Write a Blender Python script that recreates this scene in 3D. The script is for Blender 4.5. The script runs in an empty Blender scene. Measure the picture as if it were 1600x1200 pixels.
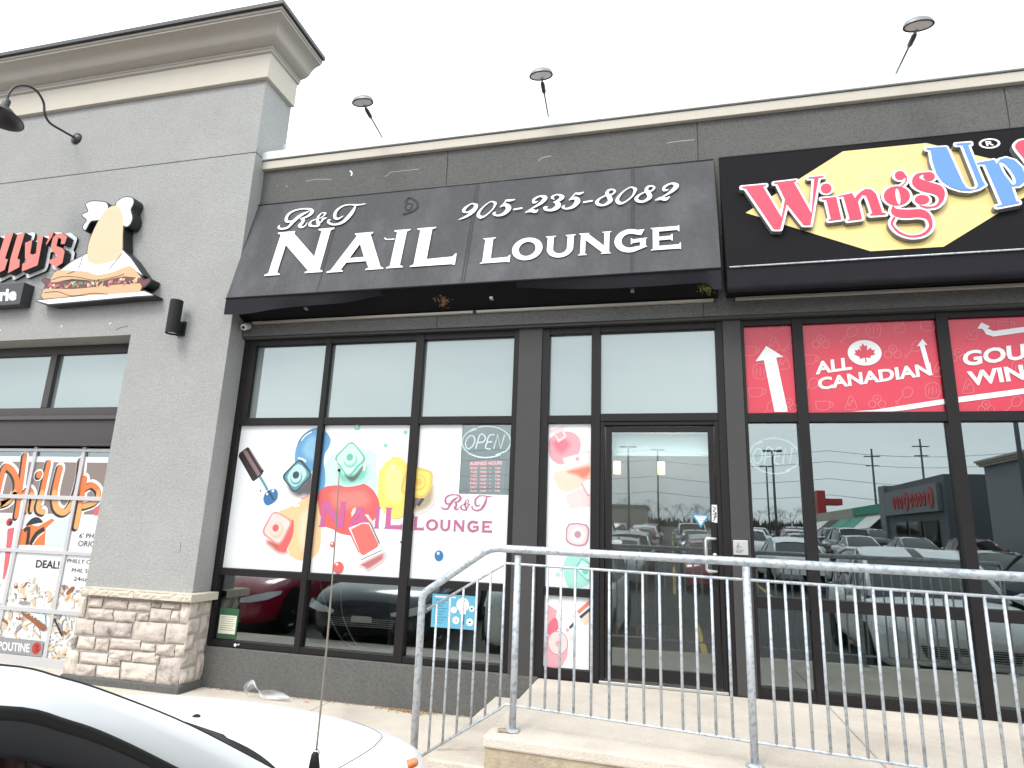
import bpy, math, random
from mathutils import Vector, Matrix, noise
from mathutils.geometry import tessellate_polygon
R = math.radians
scene = bpy.context.scene
col = scene.collection
# ------------------------------------------------------------------ camera, world, sun, exposure
CAM = Vector((0, 0, 1.6))
ROW = [Vector((0.97039203, 0.23879258, 0.03629614)), Vector((-0.02006078, 0.22943437, -0.97311738)), Vector((-0.24070079, 0.94357722, 0.22743165))]
FOC = 986.34
cd = bpy.data.cameras.new('camera'); cam = bpy.data.objects.new('camera', cd); col.objects.link(cam)
cd.sensor_width = 36; cd.lens = FOC / 1600 * 36; cd.clip_start = .05; cd.clip_end = 2000
M3 = Matrix((ROW[0], -ROW[1], -ROW[2])).transposed()
cam.matrix_world = Matrix.Translation(CAM) @ M3.to_4x4()
scene.camera = cam
scene.render.resolution_x = 1024; scene.render.resolution_y = 768
scene.view_settings.view_transform = 'Standard'; scene.view_settings.look = 'None'
scene.view_settings.gamma = 1; scene.view_settings.exposure = 1.22
w = bpy.data.worlds.new('World'); scene.world = w; w.use_nodes = True
nt = w.node_tree; nt.nodes.clear()
wo = nt.nodes.new('ShaderNodeOutputWorld'); bg = nt.nodes.new('ShaderNodeBackground')
sky = nt.nodes.new('ShaderNodeTexSky'); sky.sky_type = 'NISHITA'; sky.sun_disc = False
SUN_EL, SUN_ROT = 48, 200
sky.sun_elevation = R(SUN_EL); sky.sun_rotation = R(SUN_ROT); sky.dust_density = 4
tc = nt.nodes.new('ShaderNodeTexCoord'); mp = nt.nodes.new('ShaderNodeMapping'); mp.inputs['Scale'].default_value = (1, 1, 3.2)
cl = nt.nodes.new('ShaderNodeTexNoise'); cl.inputs['Scale'].default_value = 1.3; cl.inputs['Detail'].default_value = 5
cr = nt.nodes.new('ShaderNodeValToRGB')
cr.color_ramp.elements[0].position = .32; cr.color_ramp.elements[0].color = (7.3, 8.1, 8.7, 1)
cr.color_ramp.elements[1].position = .68; cr.color_ramp.elements[1].color = (11.6, 12.2, 12.5, 1)
mx = nt.nodes.new('ShaderNodeMix'); mx.data_type = 'RGBA'; mx.inputs[0].default_value = .9
nt.links.new(tc.outputs['Generated'], mp.inputs[0]); nt.links.new(mp.outputs[0], cl.inputs['Vector'])
nt.links.new(cl.outputs['Fac'], cr.inputs[0]); nt.links.new(sky.outputs[0], mx.inputs[6]); nt.links.new(cr.outputs[0], mx.inputs[7])
nt.links.new(mx.outputs[2], bg.inputs[0]); bg.inputs[1].default_value = .1
nt.links.new(bg.outputs[0], wo.inputs[0])
sl = bpy.data.lights.new('sun', 'SUN'); sl.energy = 1.0; sl.angle = R(20); sl.color = (1, .97, .92)
so = bpy.data.objects.new('sun', sl); col.objects.link(so)
_a = R(SUN_ROT); _d = Vector((math.sin(_a) * math.cos(R(SUN_EL)), math.cos(_a) * math.cos(R(SUN_EL)), math.sin(R(SUN_EL))))
so.rotation_euler = _d.to_track_quat('Z', 'Y').to_euler()

# ------------------------------------------------------------------ helpers
def ray(px, py):
    return ROW[0] * ((px - 800) / FOC) + ROW[1] * ((py - 600) / FOC) + ROW[2]
def on_y(px, py, Y):
    r = ray(px, py); return CAM + r * (Y / r.y)
class Plane:
    """a flat surface: origin o, in-plane axes u, v, outward normal n (towards the street)"""
    def __init__(s, o, u, v):
        s.o = Vector(o); s.u = Vector(u).normalized(); v = Vector(v); s.n = s.u.cross(v).normalized(); s.v = s.n.cross(s.u)
    def px(s, x, y):
        r = ray(x, y); t = (s.o - CAM).dot(s.n) / r.dot(s.n); p = CAM + r * t - s.o
        return (p.dot(s.u), p.dot(s.v))
    def p3(s, u, v, h=0): return s.o + s.u * u + s.v * v + s.n * h
def wallplane(Y): return Plane((0, Y, 0), (1, 0, 0), (0, 0, 1))
def Zm(x0, y0, k):
    return lambda pts: [(x0 + p[0] / k, y0 + p[1] / k) + tuple(p[2:]) for p in pts]
def uvs(pl, pts): return [pl.px(p[0], p[1]) for p in pts]
def smooth(pts, n=5, closed=True):
    out = []; N = len(pts); rng = range(N) if closed else range(N - 1)
    for i in rng:
        if closed: p = [pts[(i + k) % N] for k in (-1, 0, 1, 2)]
        else: p = [pts[max(0, i - 1)], pts[i], pts[i + 1], pts[min(N - 1, i + 2)]]
        for j in range(n):
            t = j / n; t2 = t * t; t3 = t2 * t
            out.append(tuple(.5 * (2 * p[1][k] + (p[2][k] - p[0][k]) * t + (2 * p[0][k] - 5 * p[1][k] + 4 * p[2][k] - p[3][k]) * t2 + (3 * p[1][k] - p[0][k] - 3 * p[2][k] + p[3][k]) * t3) for k in range(len(pts[0]))))
    if not closed: out.append(tuple(pts[-1]))
    return out
def area(c): return .5 * sum(c[i][0] * c[(i + 1) % len(c)][1] - c[(i + 1) % len(c)][0] * c[i][1] for i in range(len(c)))
def grow(c, d):
    """move a closed 2-D contour outwards by d"""
    if area(c) < 0: c = c[::-1]
    out = []; N = len(c)
    for i in range(N):
        a, b, e = Vector(c[i - 1][:2]), Vector(c[i][:2]), Vector(c[(i + 1) % N][:2])
        d1 = (b - a); d2 = (e - b)
        if d1.length < 1e-7 or d2.length < 1e-7: out.append(tuple(b)); continue
        n1 = Vector((d1.y, -d1.x)).normalized(); n2 = Vector((d2.y, -d2.x)).normalized()
        m = n1 + n2
        if m.length < .2: m = n1
        m.normalize(); k = min(1 / max(.35, m.dot(n1)), 1.7)
        out.append(tuple(b + m * d * k))
    return out
def ellipse(cx, cy, rx, ry, n=24, rot=0):
    return [(cx + rx * math.cos(a) * math.cos(rot) - ry * math.sin(a) * math.sin(rot), cy + rx * math.cos(a) * math.sin(rot) + ry * math.sin(a) * math.cos(rot)) for a in [2 * math.pi * i / n for i in range(n)]]

class MB:
    def __init__(s): s.v = []; s.f = []; s.m = []
    def add(s, vs, fs, m=0):
        b = len(s.v); s.v += [Vector(x) for x in vs]
        for f in fs: s.f.append(tuple(b + i for i in f)); s.m.append(m)
        return s
    def box(s, x0, x1, y0, y1, z0, z1, m=0):
        if x0 > x1: x0, x1 = x1, x0
        if y0 > y1: y0, y1 = y1, y0
        if z0 > z1: z0, z1 = z1, z0
        return s.add([(x0, y0, z0), (x1, y0, z0), (x1, y1, z0), (x0, y1, z0), (x0, y0, z1), (x1, y0, z1), (x1, y1, z1), (x0, y1, z1)],
                     [(0, 3, 2, 1), (4, 5, 6, 7), (0, 1, 5, 4), (1, 2, 6, 5), (2, 3, 7, 6), (3, 0, 4, 7)], m)
    def tube(s, pts, r, n=10, m=0, cap=True, closed=False):
        pts = [Vector(p) for p in pts]; N = len(pts); rs = r if isinstance(r, (list, tuple)) else [r] * N
        vs = []; fs = []; ref = None
        for i, p in enumerate(pts):
            if closed: d = pts[(i + 1) % N] - pts[i - 1]
            else: d = pts[min(N - 1, i + 1)] - pts[max(0, i - 1)]
            d.normalize()
            if ref is None: ref = Vector((0, 0, 1)) if abs(d.z) < .9 else Vector((1, 0, 0))
            a = d.cross(ref).normalized(); b = d.cross(a).normalized(); ref = b.cross(d) if False else ref
            if i and abs(d.dot(ref)) > .93: pass
            if i:
                a = (pa - d * pa.dot(d)).normalized(); b = d.cross(a)
            pa = a
            for k in range(n):
                t = 2 * math.pi * k / n; vs.append(p + (a * math.cos(t) + b * math.sin(t)) * rs[i])
        R_ = N if closed else N - 1
        for i in range(R_):
            for k in range(n):
                j = (i + 1) % N
                fs.append((i * n + k, i * n + (k + 1) % n, j * n + (k + 1) % n, j * n + k))
        if cap and not closed: fs.append(tuple(range(n))[::-1]); fs.append(tuple((N - 1) * n + k for k in range(n)))
        return s.add(vs, fs, m)
    def lathe(s, base, axis, prof, n=20, m=0):
        """prof: (radius, distance along axis)"""
        base = Vector(base); ax = Vector(axis).normalized(); a = ax.orthogonal().normalized(); b = ax.cross(a); vs = []; fs = []
        for (r, h) in prof:
            for k in range(n):
                t = 2 * math.pi * k / n; vs.append(base + ax * h + (a * math.cos(t) + b * math.sin(t)) * max(r, 1e-4))
        for i in range(len(prof) - 1):
            for k in range(n): fs.append((i * n + k, i * n + (k + 1) % n, (i + 1) * n + (k + 1) % n, (i + 1) * n + k))
        return s.add(vs, fs, m)
    def shape(s, pl, contours, h=0, depth=0, m=0, mside=None):
        """flat filled shape (first contour outer, the rest holes) on plane pl at height h; depth > 0 gives it sides down to h - depth"""
        cs = []
        for i, c in enumerate(contours):
            c = [tuple(p[:2]) for p in c]; a = area(c)
            if (a < 0) == (i == 0): c = c[::-1]
            cs.append(c)
        tri = tessellate_polygon([[Vector((p[0], p[1], 0)) for p in c] for c in cs])
        flat = [p for c in cs for p in c]
        fs = []
        for t in tri:
            a, b, c = (flat[i] for i in t)
            ar = (b[0] - a[0]) * (c[1] - a[1]) - (c[0] - a[0]) * (b[1] - a[1])
            if abs(ar) < 1e-12: continue
            fs.append(tuple(t) if ar > 0 else (t[0], t[2], t[1]))
        s.add([pl.p3(p[0], p[1], h) for p in flat], fs, m)
        if depth:
            for c in cs:
                N = len(c); vs = [pl.p3(p[0], p[1], h) for p in c] + [pl.p3(p[0], p[1], h - depth) for p in c]
                s.add(vs, [(i, i + N, (i + 1) % N + N, (i + 1) % N) for i in range(N)], m if mside is None else mside)
        return s
    def stroke(s, pl, pts, wd=None, h=0, m=0, sm=6, depth=0, cap=True):
        """ribbon along a line of (u, v[, width]) on plane pl"""
        p = [tuple(q) if len(q) > 2 else (q[0], q[1], wd) for q in pts]
        if sm: p = smooth(p, sm, False)
        L = []; Rr = []; N = len(p)
        for i in range(N):
            a = Vector(p[max(0, i - 1)][:2]); b = Vector(p[min(N - 1, i + 1)][:2]); d = (b - a)
            if d.length < 1e-9: d = Vector((1, 0))
            d.normalize(); n = Vector((-d.y, d.x)) * p[i][2] / 2; c = Vector(p[i][:2]); L.append(c + n); Rr.append(c - n)
        vs = []; fs = []
        for i in range(N): vs += [pl.p3(L[i].x, L[i].y, h), pl.p3(Rr[i].x, Rr[i].y, h)]
        for i in range(N - 1): fs.append((2 * i, 2 * i + 1, 2 * i + 3, 2 * i + 2))
        s.add(vs, fs, m)
        if cap:
            for i in (0, N - 1):
                if p[i][2] > .004: s.shape(pl, [ellipse(p[i][0], p[i][1], p[i][2] / 2, p[i][2] / 2, 10)], h + .0003, 0, m)
        return s
    def grid(s, rows, m=0, flip=False):
        n = len(rows[0]); vs = [p for r in rows for p in r]; fs = []
        for i in range(len(rows) - 1):
            for j in range(n - 1):
                f = (i * n + j, i * n + j + 1, (i + 1) * n + j + 1, (i + 1) * n + j); fs.append(f[::-1] if flip else f)
        return s.add(vs, fs, m)
    def build(s, name, mats, parent=None, smoothf=False, bevel=0, sub=0, weld=False):
        if not isinstance(mats, (list, tuple)): mats = [mats]
        me = bpy.data.meshes.new(name); org = wpos(parent)
        me.from_pydata([tuple(v - org) for v in s.v], [], s.f)
        for x in mats: me.materials.append(x)
        for p, mi in zip(me.polygons, s.m): p.material_index = mi; p.use_smooth = smoothf
        me.update(); o = bpy.data.objects.new(name, me); col.objects.link(o)
        if parent is not None: o.parent = parent
        if weld: md = o.modifiers.new('w', 'WELD'); md.merge_threshold = .0005
        if bevel: md = o.modifiers.new('b', 'BEVEL'); md.width = bevel; md.segments = 2; md.limit_method = 'ANGLE'
        if sub: md = o.modifiers.new('s', 'SUBSURF'); md.levels = sub; md.render_levels = sub
        return o
def wpos(o):
    p = Vector((0, 0, 0))
    while o is not None: p += o.location; o = o.parent
    return p
def tag(o, label=None, cat=None, group=None, kind=None):
    if label: o['label'] = label
    if cat: o['category'] = cat
    if group: o['group'] = group
    if kind: o['kind'] = kind
    return o
def thing(name, label, cat, loc=(0, 0, 0), group=None):
    o = bpy.data.objects.new(name, None); col.objects.link(o); o.location = loc; o.empty_display_size = .2
    return tag(o, label, cat, group)

def text_mb(mb, pl, s, bl, br, tl, h=0, m=0, bold=0, depth=0, px=True):
    """text fitted so that its box has the given bottom-left, bottom-right and top-left corners on the plane"""
    cu = bpy.data.curves.new('t', 'FONT'); cu.body = s; cu.size = 1; cu.offset = bold; cu.resolution_u = 3
    o = bpy.data.objects.new('t', cu); col.objects.link(o); bpy.context.view_layer.update()
    dg = bpy.context.evaluated_depsgraph_get(); me = bpy.data.meshes.new_from_object(o.evaluated_get(dg))
    xs = [v.co.x for v in me.vertices]; ys = [v.co.y for v in me.vertices]; x0, x1, y0, y1 = min(xs), max(xs), min(ys), max(ys)
    if px: bl, br, tl = pl.px(*bl), pl.px(*br), pl.px(*tl)
    bl, br, tl = Vector(bl), Vector(br), Vector(tl)
    vs = []
    for v in me.vertices:
        q = bl + (br - bl) * ((v.co.x - x0) / (x1 - x0)) + (tl - bl) * ((v.co.y - y0) / (y1 - y0)); vs.append(pl.p3(q.x, q.y, h))
    mb.add(vs, [tuple(p.vertices) for p in me.polygons], m)
    bpy.data.objects.remove(o); bpy.data.meshes.remove(me); bpy.data.curves.remove(cu)
    return mb

# ------------------------------------------------------------------ materials
def mat(name, c, rough=.6, metal=0, var=0, vscale=3, bump=0, bscale=80, c2=None, c2s=2, c2w=(.5, .62), emit=0, coat=0, trans=0, spec=.5, stretch=(1, 1, 1)):
    m = bpy.data.materials.new(name); m.use_nodes = True; n = m.node_tree; P = n.nodes['Principled BSDF']
    P.inputs['Base Color'].default_value = (*c, 1); P.inputs['Roughness'].default_value = rough; P.inputs['Metallic'].default_value = metal
    P.inputs['Coat Weight'].default_value = coat; P.inputs['Coat Roughness'].default_value = .04; P.inputs['Specular IOR Level'].default_value = spec
    if emit: P.inputs['Emission Color'].default_value = (*c, 1); P.inputs['Emission Strength'].default_value = emit
    tcn = n.nodes.new('ShaderNodeTexCoord'); mpn = n.nodes.new('ShaderNodeMapping'); mpn.inputs['Scale'].default_value = stretch
    n.links.new(tcn.outputs['Object'], mpn.inputs[0]); cur = None
    def nz(sc, det=4):
        t = n.nodes.new('ShaderNodeTexNoise'); t.inputs['Scale'].default_value = sc; t.inputs['Detail'].default_value = det; n.links.new(mpn.outputs[0], t.inputs['Vector']); return t
    if c2:
        t = nz(c2s, 6); rp = n.nodes.new('ShaderNodeMapRange'); rp.inputs['From Min'].default_value = c2w[0]; rp.inputs['From Max'].default_value = c2w[1]
        n.links.new(t.outputs['Fac'], rp.inputs[0]); mi = n.nodes.new('ShaderNodeMix'); mi.data_type = 'RGBA'
        mi.inputs[6].default_value = (*c, 1); mi.inputs[7].default_value = (*c2, 1); n.links.new(rp.outputs[0], mi.inputs[0]); cur = mi.outputs[2]
    if var:
        t = nz(vscale, 5); t2 = nz(vscale * 17, 3)
        ad = n.nodes.new('ShaderNodeMath'); ad.operation = 'ADD'; n.links.new(t.outputs['Fac'], ad.inputs[0]); n.links.new(t2.outputs['Fac'], ad.inputs[1])
        mr = n.nodes.new('ShaderNodeMapRange'); mr.inputs['From Min'].default_value = .6; mr.inputs['From Max'].default_value = 1.4
        mr.inputs['To Min'].default_value = 1 - var; mr.inputs['To Max'].default_value = 1 + var; n.links.new(ad.outputs[0], mr.inputs[0])
        vm = n.nodes.new('ShaderNodeVectorMath'); vm.operation = 'SCALE'; n.links.new(mr.outputs[0], vm.inputs['Scale'])
        if cur: n.links.new(cur, vm.inputs[0])
        else: vm.inputs[0].default_value = c
        cur = vm.outputs[0]
        rr = n.nodes.new('ShaderNodeMapRange'); rr.inputs['To Min'].default_value = max(0, rough - .12); rr.inputs['To Max'].default_value = min(1, rough + .12)
        n.links.new(t.outputs['Fac'], rr.inputs[0]); n.links.new(rr.outputs[0], P.inputs['Roughness'])
    if cur: n.links.new(cur, P.inputs['Base Color'])
    if bump:
        t = nz(bscale, 3); b = n.nodes.new('ShaderNodeBump'); b.inputs['Strength'].default_value = bump; b.inputs['Distance'].default_value = .01
        n.links.new(t.outputs['Fac'], b.inputs['Height']); n.links.new(b.outputs[0], P.inputs['Normal'])
    return m
def glass(name, tint=(.55, .6, .6), ior=1.75, wav=.0, rgh=0, opaque=False):
    m = bpy.data.materials.new(name); m.use_nodes = True; n = m.node_tree; n.nodes.clear()
    o = n.nodes.new('ShaderNodeOutputMaterial'); mxn = n.nodes.new('ShaderNodeMixShader'); lw = n.nodes.new('ShaderNodeLayerWeight'); lw.inputs[0].default_value = .5; pw_ = n.nodes.new('ShaderNodeMath'); pw_.operation = 'POWER'; pw_.inputs[1].default_value = 5; fr = n.nodes.new('ShaderNodeMath'); fr.operation = 'MULTIPLY_ADD'; f0 = ((ior - 1) / (ior + 1)) ** 2; fr.inputs[1].default_value = 1 - f0; fr.inputs[2].default_value = f0
    n.links.new(lw.outputs['Facing'], pw_.inputs[0]); n.links.new(pw_.outputs[0], fr.inputs[0])
    t = n.nodes.new('ShaderNodeBsdfDiffuse' if opaque else 'ShaderNodeBsdfTransparent'); t.inputs[0].default_value = (*tint, 1); g = n.nodes.new('ShaderNodeBsdfGlossy'); g.inputs['Roughness'].default_value = rgh
    g.inputs[0].default_value = (.89, .97, .975, 1)
    n.links.new(fr.outputs[0], mxn.inputs[0]); n.links.new(t.outputs[0], mxn.inputs[1]); n.links.new(g.outputs[0], mxn.inputs[2]); n.links.new(mxn.outputs[0], o.inputs[0])
    if wav:
        tcn = n.nodes.new('ShaderNodeTexCoord'); z = n.nodes.new('ShaderNodeTexNoise'); z.inputs['Scale'].default_value = 1.1; z.inputs['Detail'].default_value = 1
        b = n.nodes.new('ShaderNodeBump'); b.inputs['Strength'].default_value = wav; b.inputs['Distance'].default_value = .02
        n.links.new(tcn.outputs['Object'], z.inputs['Vector']); n.links.new(z.outputs['Fac'], b.inputs['Height']); n.links.new(b.outputs[0], g.inputs['Normal'])
    return m
def flat(name, c, rough=.45): return mat(name, c, rough)
M = {}
M['stucco'] = mat('light_stucco', (.335, .332, .321), .9, var=.10, vscale=2.4, bump=.9, bscale=90, c2=(.30, .297, .287), c2s=70, c2w=(.45, .6))
M['dark_stucco'] = mat('dark_stucco', (.112, .110, .103), .9, var=.13, vscale=2.4, bump=.9, bscale=90, c2=(.088, .087, .082), c2s=70, c2w=(.45, .6))
M['cream'] = mat('cream_stucco', (.50, .455, .39), .85, var=.05, vscale=2, bump=.2, bscale=180)
M['cornice'] = mat('cornice_taupe', (.39, .355, .31), .5, var=.05, vscale=2)
M['flash_dark'] = mat('dark_flashing', (.03, .03, .03), .4)
M['flash_white'] = mat('white_metal_flashing', (.60, .64, .64), .35, var=.03)
M['frame'] = mat('bronze_black_aluminium', (.013, .011, .0115), .5, var=.15, vscale=6, spec=.22)
M['frame2'] = mat('brown_metal', (.055, .048, .047), .45, var=.1, vscale=5, spec=.3)
M['pilaster'] = mat('charcoal_panel', (.052, .049, .049), .6, var=.08, spec=.25)
M['glass'] = glass('tinted_glass', (.60, .65, .645), 2.55, .02)
M['glass_top'] = glass('film_backed_glass', (.155, .18, .172), 2.6, .03, 0, True)
M['glass_clear'] = glass('door_glass', (.86, .90, .90), 1.95, .02)
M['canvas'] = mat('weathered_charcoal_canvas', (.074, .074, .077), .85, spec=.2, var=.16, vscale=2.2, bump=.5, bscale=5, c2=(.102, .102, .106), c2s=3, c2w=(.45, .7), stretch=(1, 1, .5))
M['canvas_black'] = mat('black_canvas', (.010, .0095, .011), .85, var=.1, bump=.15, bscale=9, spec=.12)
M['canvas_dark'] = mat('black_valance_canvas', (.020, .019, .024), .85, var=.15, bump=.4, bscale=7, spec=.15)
M['seam'] = mat('canvas_seam', (.035, .035, .038), .8)
M['white'] = mat('white_vinyl', (.66, .67, .68), .35, var=.015, vscale=1)
M['white_letter'] = mat('white_lettering', (.70, .70, .70), .5)
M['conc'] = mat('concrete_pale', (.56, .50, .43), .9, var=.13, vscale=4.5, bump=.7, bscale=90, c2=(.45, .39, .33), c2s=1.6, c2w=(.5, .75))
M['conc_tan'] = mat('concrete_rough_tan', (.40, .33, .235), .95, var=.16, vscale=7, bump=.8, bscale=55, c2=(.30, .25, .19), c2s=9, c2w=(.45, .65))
M['asphalt'] = mat('asphalt', (.055, .055, .056), .85, var=.2, vscale=1.2, bump=.4, bscale=90)
M['paint_y'] = mat('yellow_paint', (.6, .42, .06), .7, var=.1)
M['galv'] = mat('galvanized_steel', (.50, .53, .56), .42, .35, var=.10, vscale=16, bump=.12, bscale=45, c2=(.33, .36, .40), c2s=38, c2w=(.50, .62))
M['rust'] = mat('rust_stain', (.20, .085, .04), .95, var=.3, vscale=20, c2=(.40, .33, .27), c2s=22, c2w=(.42, .55))
M['capstone'] = mat('cast_stone_cap', (.56, .50, .41), .85, var=.06, vscale=6, bump=.6, bscale=35)
M['grout'] = mat('mortar', (.36, .325, .295), .95, var=.1)
M['stone'] = mat('split_stone', (.52, .455, .40), .9, var=.22, vscale=9, bump=1.0, bscale=60, c2=(.24, .195, .18), c2s=10, c2w=(.52, .76))
M['stone2'] = mat('split_stone_grey', (.46, .40, .36), .9, var=.24, vscale=9, bump=1.0, bscale=38, c2=(.17, .145, .14), c2s=10, c2w=(.50, .72))
M['stone3'] = mat('split_stone_cream', (.57, .505, .44), .9, var=.20, vscale=9, bump=1.0, bscale=38, c2=(.33, .28, .25), c2s=10, c2w=(.52, .76))
M['carwhite'] = mat('white_car_paint', (.90, .91, .92), .35, coat=.4)
M['black'] = mat('black_plastic', (.009, .009, .009), .55, spec=.25)
M['sideglass'] = mat('dark_side_glass', (.004, .005, .005), .06, spec=.22)
M['trim'] = mat('dark_grey_trim', (.026, .026, .029), .6, spec=.25)
M['rubber'] = mat('tyre_rubber', (.015, .015, .015), .8)
M['rim'] = mat('alloy_rim', (.45, .45, .46), .3, .8)
M['carglass'] = glass('car_glass', (.12, .15, .14), 1.35)
M['dkglass'] = mat('dark_car_glass', (.01, .012, .012), .04, spec=.8)
M['metal_dark'] = mat('dark_metal', (.04, .04, .043), .4, .3)
M['steel'] = mat('brushed_steel', (.6, .6, .58), .3, .9)
M['lampgrey'] = mat('lamp_grey_metal', (.20, .21, .215), .45, .3)
M['lens'] = mat('lamp_lens', (.62, .60, .60), .2)
# ------------------------------------------------------------------ ground
def lotz(y): return -.10 + (.033 * (-4 - y) if y < -4 else 0)
mb = MB(); pr_ = [(2.95, -.1), (-4, -.1), (-140, lotz(-140)), (-140, -1), (2.95, -1)]; mb.add([(-70, y, z) for y, z in pr_] + [(80, y, z) for y, z in pr_], [tuple(range(5)), tuple(range(9, 4, -1))] + [(i, i + 5, (i + 1) % 5 + 5, (i + 1) % 5) for i in range(5)])
o = mb.build('parking_lot', M['asphalt']); tag(o, kind='structure')
o = MB()
for k in range(-3, 3): o.box(k * 2.6 + .4, k * 2.6 + .5, -2.6, 2.9, -.098, -.094)
for r in range(5):
    for k in range(-12, 6): a, b = -18 - r * 15, -8 - r * 15; o.add([(k * 2.7, a, lotz(a) + .006), (k * 2.7 + .1, a, lotz(a) + .006), (k * 2.7 + .1, b, lotz(b) + .006), (k * 2.7, b, lotz(b) + .006)], [(0, 1, 2, 3)])
o = o.build('parking_lines', M['paint_y']); tag(o, kind='structure')
sw = MB(); xs = [-14, -11.2, -8.6, -6.3, -3.02, -1.5, .3, 2.2, 4.4, 6.6, 9]
for a, b in zip(xs, xs[1:]): sw.box(a + .004, b - .004, 2.95, 5.9, -.12, .05)
sw.box(-14, 9, 2.97, 5.9, -.12, .042)
o = sw.build('sidewalk', M['conc'], bevel=.006); tag(o, kind='structure')

# entrance landing with two steps down to the left
def edgeY(x): return 3.99 - .06 * (x + 1.1)
def slab(mb, x0, x1, z0, z1, y1=5.63, dy=0):
    vs = [(x0, edgeY(x0) - dy, z0), (x1, edgeY(x1) - dy, z0), (x1, y1, z0), (x0, y1, z0)]; vs += [(a, b, z1) for a, b, c in vs[:4]]
    mb.add(vs, [(0, 3, 2, 1), (4, 5, 6, 7), (0, 1, 5, 4), (1, 2, 6, 5), (2, 3, 7, 6), (3, 0, 4, 7)])
L = thing('entrance_landing', 'pale concrete landing before the glass door, with a step at its left end', 'landing', (0, 4.6, .05))
mb = MB(); js = [-1.12, 1.12, 3.2, 5.2, 7.2]
for a, b in zip(js, js[1:]): slab(mb, a + .003, b - .003, .345, .41)
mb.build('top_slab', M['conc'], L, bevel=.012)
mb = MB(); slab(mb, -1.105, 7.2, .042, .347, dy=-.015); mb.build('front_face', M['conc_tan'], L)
mb = MB(); slab(mb, -1.48, -1.1, .045, .235, dy=-.02); mb.build('step', M['conc'], L, bevel=.012)
mb = MB(); rs = random.Random(4)
for (cx, cz) in ((-1.0, .352),):
    c = [(cx + rs.uniform(.6, 1.3) * .085 * math.cos(a), 4.13 + rs.uniform(.8, 1.2) * .055 * math.sin(a)) for a in [i * .52 for i in range(12)]]
    mb.add([(p[0], p[1], .4125) for p in c], [tuple(range(12))])
mb.build('rust_stain', M['rust'], L)

# ------------------------------------------------------------------ dark storefront building
FY, WY, GY = 5.65, 5.58, 5.70
S = thing('store_building', 'dark charcoal storefront building with black framed glazing and a white edged flat roof', 'building', (1, 5.7, 0))
mb = MB(); js = [-4.44, -2.215, .316, 2.865, 5.3, 7.6]
for a, b in zip(js, js[1:]): mb.box(a + .004, b - .004, WY, 5.85, 3.53, 5.50)
mb.box(-4.43, 7.59, WY + .012, 5.84, 3.54, 5.49)
mb.build('upper_wall', M['dark_stucco'], S)
mb = MB().box(-4.43, 7.6, WY + .02, 5.86, 3.505, 3.529); mb.build('soffit', M['pilaster'], S)
mb = MB(); mb.box(-4.44, -1.12, FY - .015, 5.9, .04, .415); mb.build('base_wall', M['dark_stucco'], S, bevel=.01)
mb = MB()
for a, b in ((-1.385, -1.157), (.477, .628)): MB().box(a, b, FY - .012, 5.9, .411, 3.504).build('pilaster', M['pilaster'], S, bevel=.004)
# marks left on the upper wall
pw = wallplane(WY)
scf = mat('scuff_grey', (.34, .34, .32), .9); z = Zm(340, 200, 3.8095)
for pts, wd in (([(788, 255), (800, 268), (795, 285)], .022), ([(525, 318), (600, 305), (680, 308)], .008), ([(1020, 265), (1100, 255), (1200, 245)], .008), ([(995, 290), (1015, 278), (1030, 262)], .010), ([(355, 342), (358, 345)], .014), ([(408, 345), (415, 348)], .018)):
    MB().stroke(pw, [p + (wd * .8,) for p in uvs(pw, z(pts))], h=.0015, sm=4, cap=False).build('scuff_mark', M['flash_white'] if wd > .02 else scf, S)
z = Zm(700, 200, 3.53)
for pts, wd in (([(500, 182), (520, 165), (570, 155)], .010), ([(1205, 85), (1260, 75), (1360, 65)], .009)):
    MB().stroke(pw, [p + (wd * .8,) for p in uvs(pw, z(pts))], h=.0015, sm=4, cap=False).build('scuff_mark', scf, S)
mb = MB().box(-4.44, 7.7, 5.535, 5.95, 5.503, 5.602); mb.build('coping_band', M['cream'], S, bevel=.004)
mb = MB().box(-4.44, 7.7, 5.545, 5.95, 5.602, 5.615); mb.build('coping_shadow_gap', M['flash_dark'], S)
mb = MB(); prof = [(5.515, 5.615), (5.515, 5.70), (5.56, 5.745), (5.95, 5.70), (5.95, 5.615)]
for a, b in ((-4.44, -.62), (-.615, 3.4), (3.405, 7.7)):
    n = len(prof); mb.add([(a, y, zz) for y, zz in prof] + [(b, y, zz) for y, zz in prof], [tuple(range(n)), tuple(range(2 * n - 1, n - 1, -1))] + [(i, i + n, (i + 1) % n + n, (i + 1) % n) for i in range(n)])
mb.build('coping_flashing', M['flash_white'], S)
mb = MB(); mb.add([(-4.43, 5.9, 5.45), (-4.34, 5.72, 5.94), (-4.31, 5.72, 5.94), (-4.40, 5.9, 5.45), (-4.43, 5.93, 5.45), (-4.34, 5.75, 5.94), (-4.31, 5.75, 5.94), (-4.40, 5.93, 5.45)], [(0, 1, 2, 3), (7, 6, 5, 4), (0, 4, 5, 1), (1, 5, 6, 2), (2, 6, 7, 3)])
mb.build('flashing_end', M['flash_white'], S)
mb = MB().box(-4.4, 7.6, 5.9, 17, 5.36, 5.45); mb.build('roof', M['metal_dark'], S)
mb = MB().box(7.6, 7.8, 5.62, 17, -.1, 5.44).box(-4.4, 7.6, 16.9, 17.1, -.1, 5.35); mb.build('rear_wall', M['dark_stucco'], S)
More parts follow.
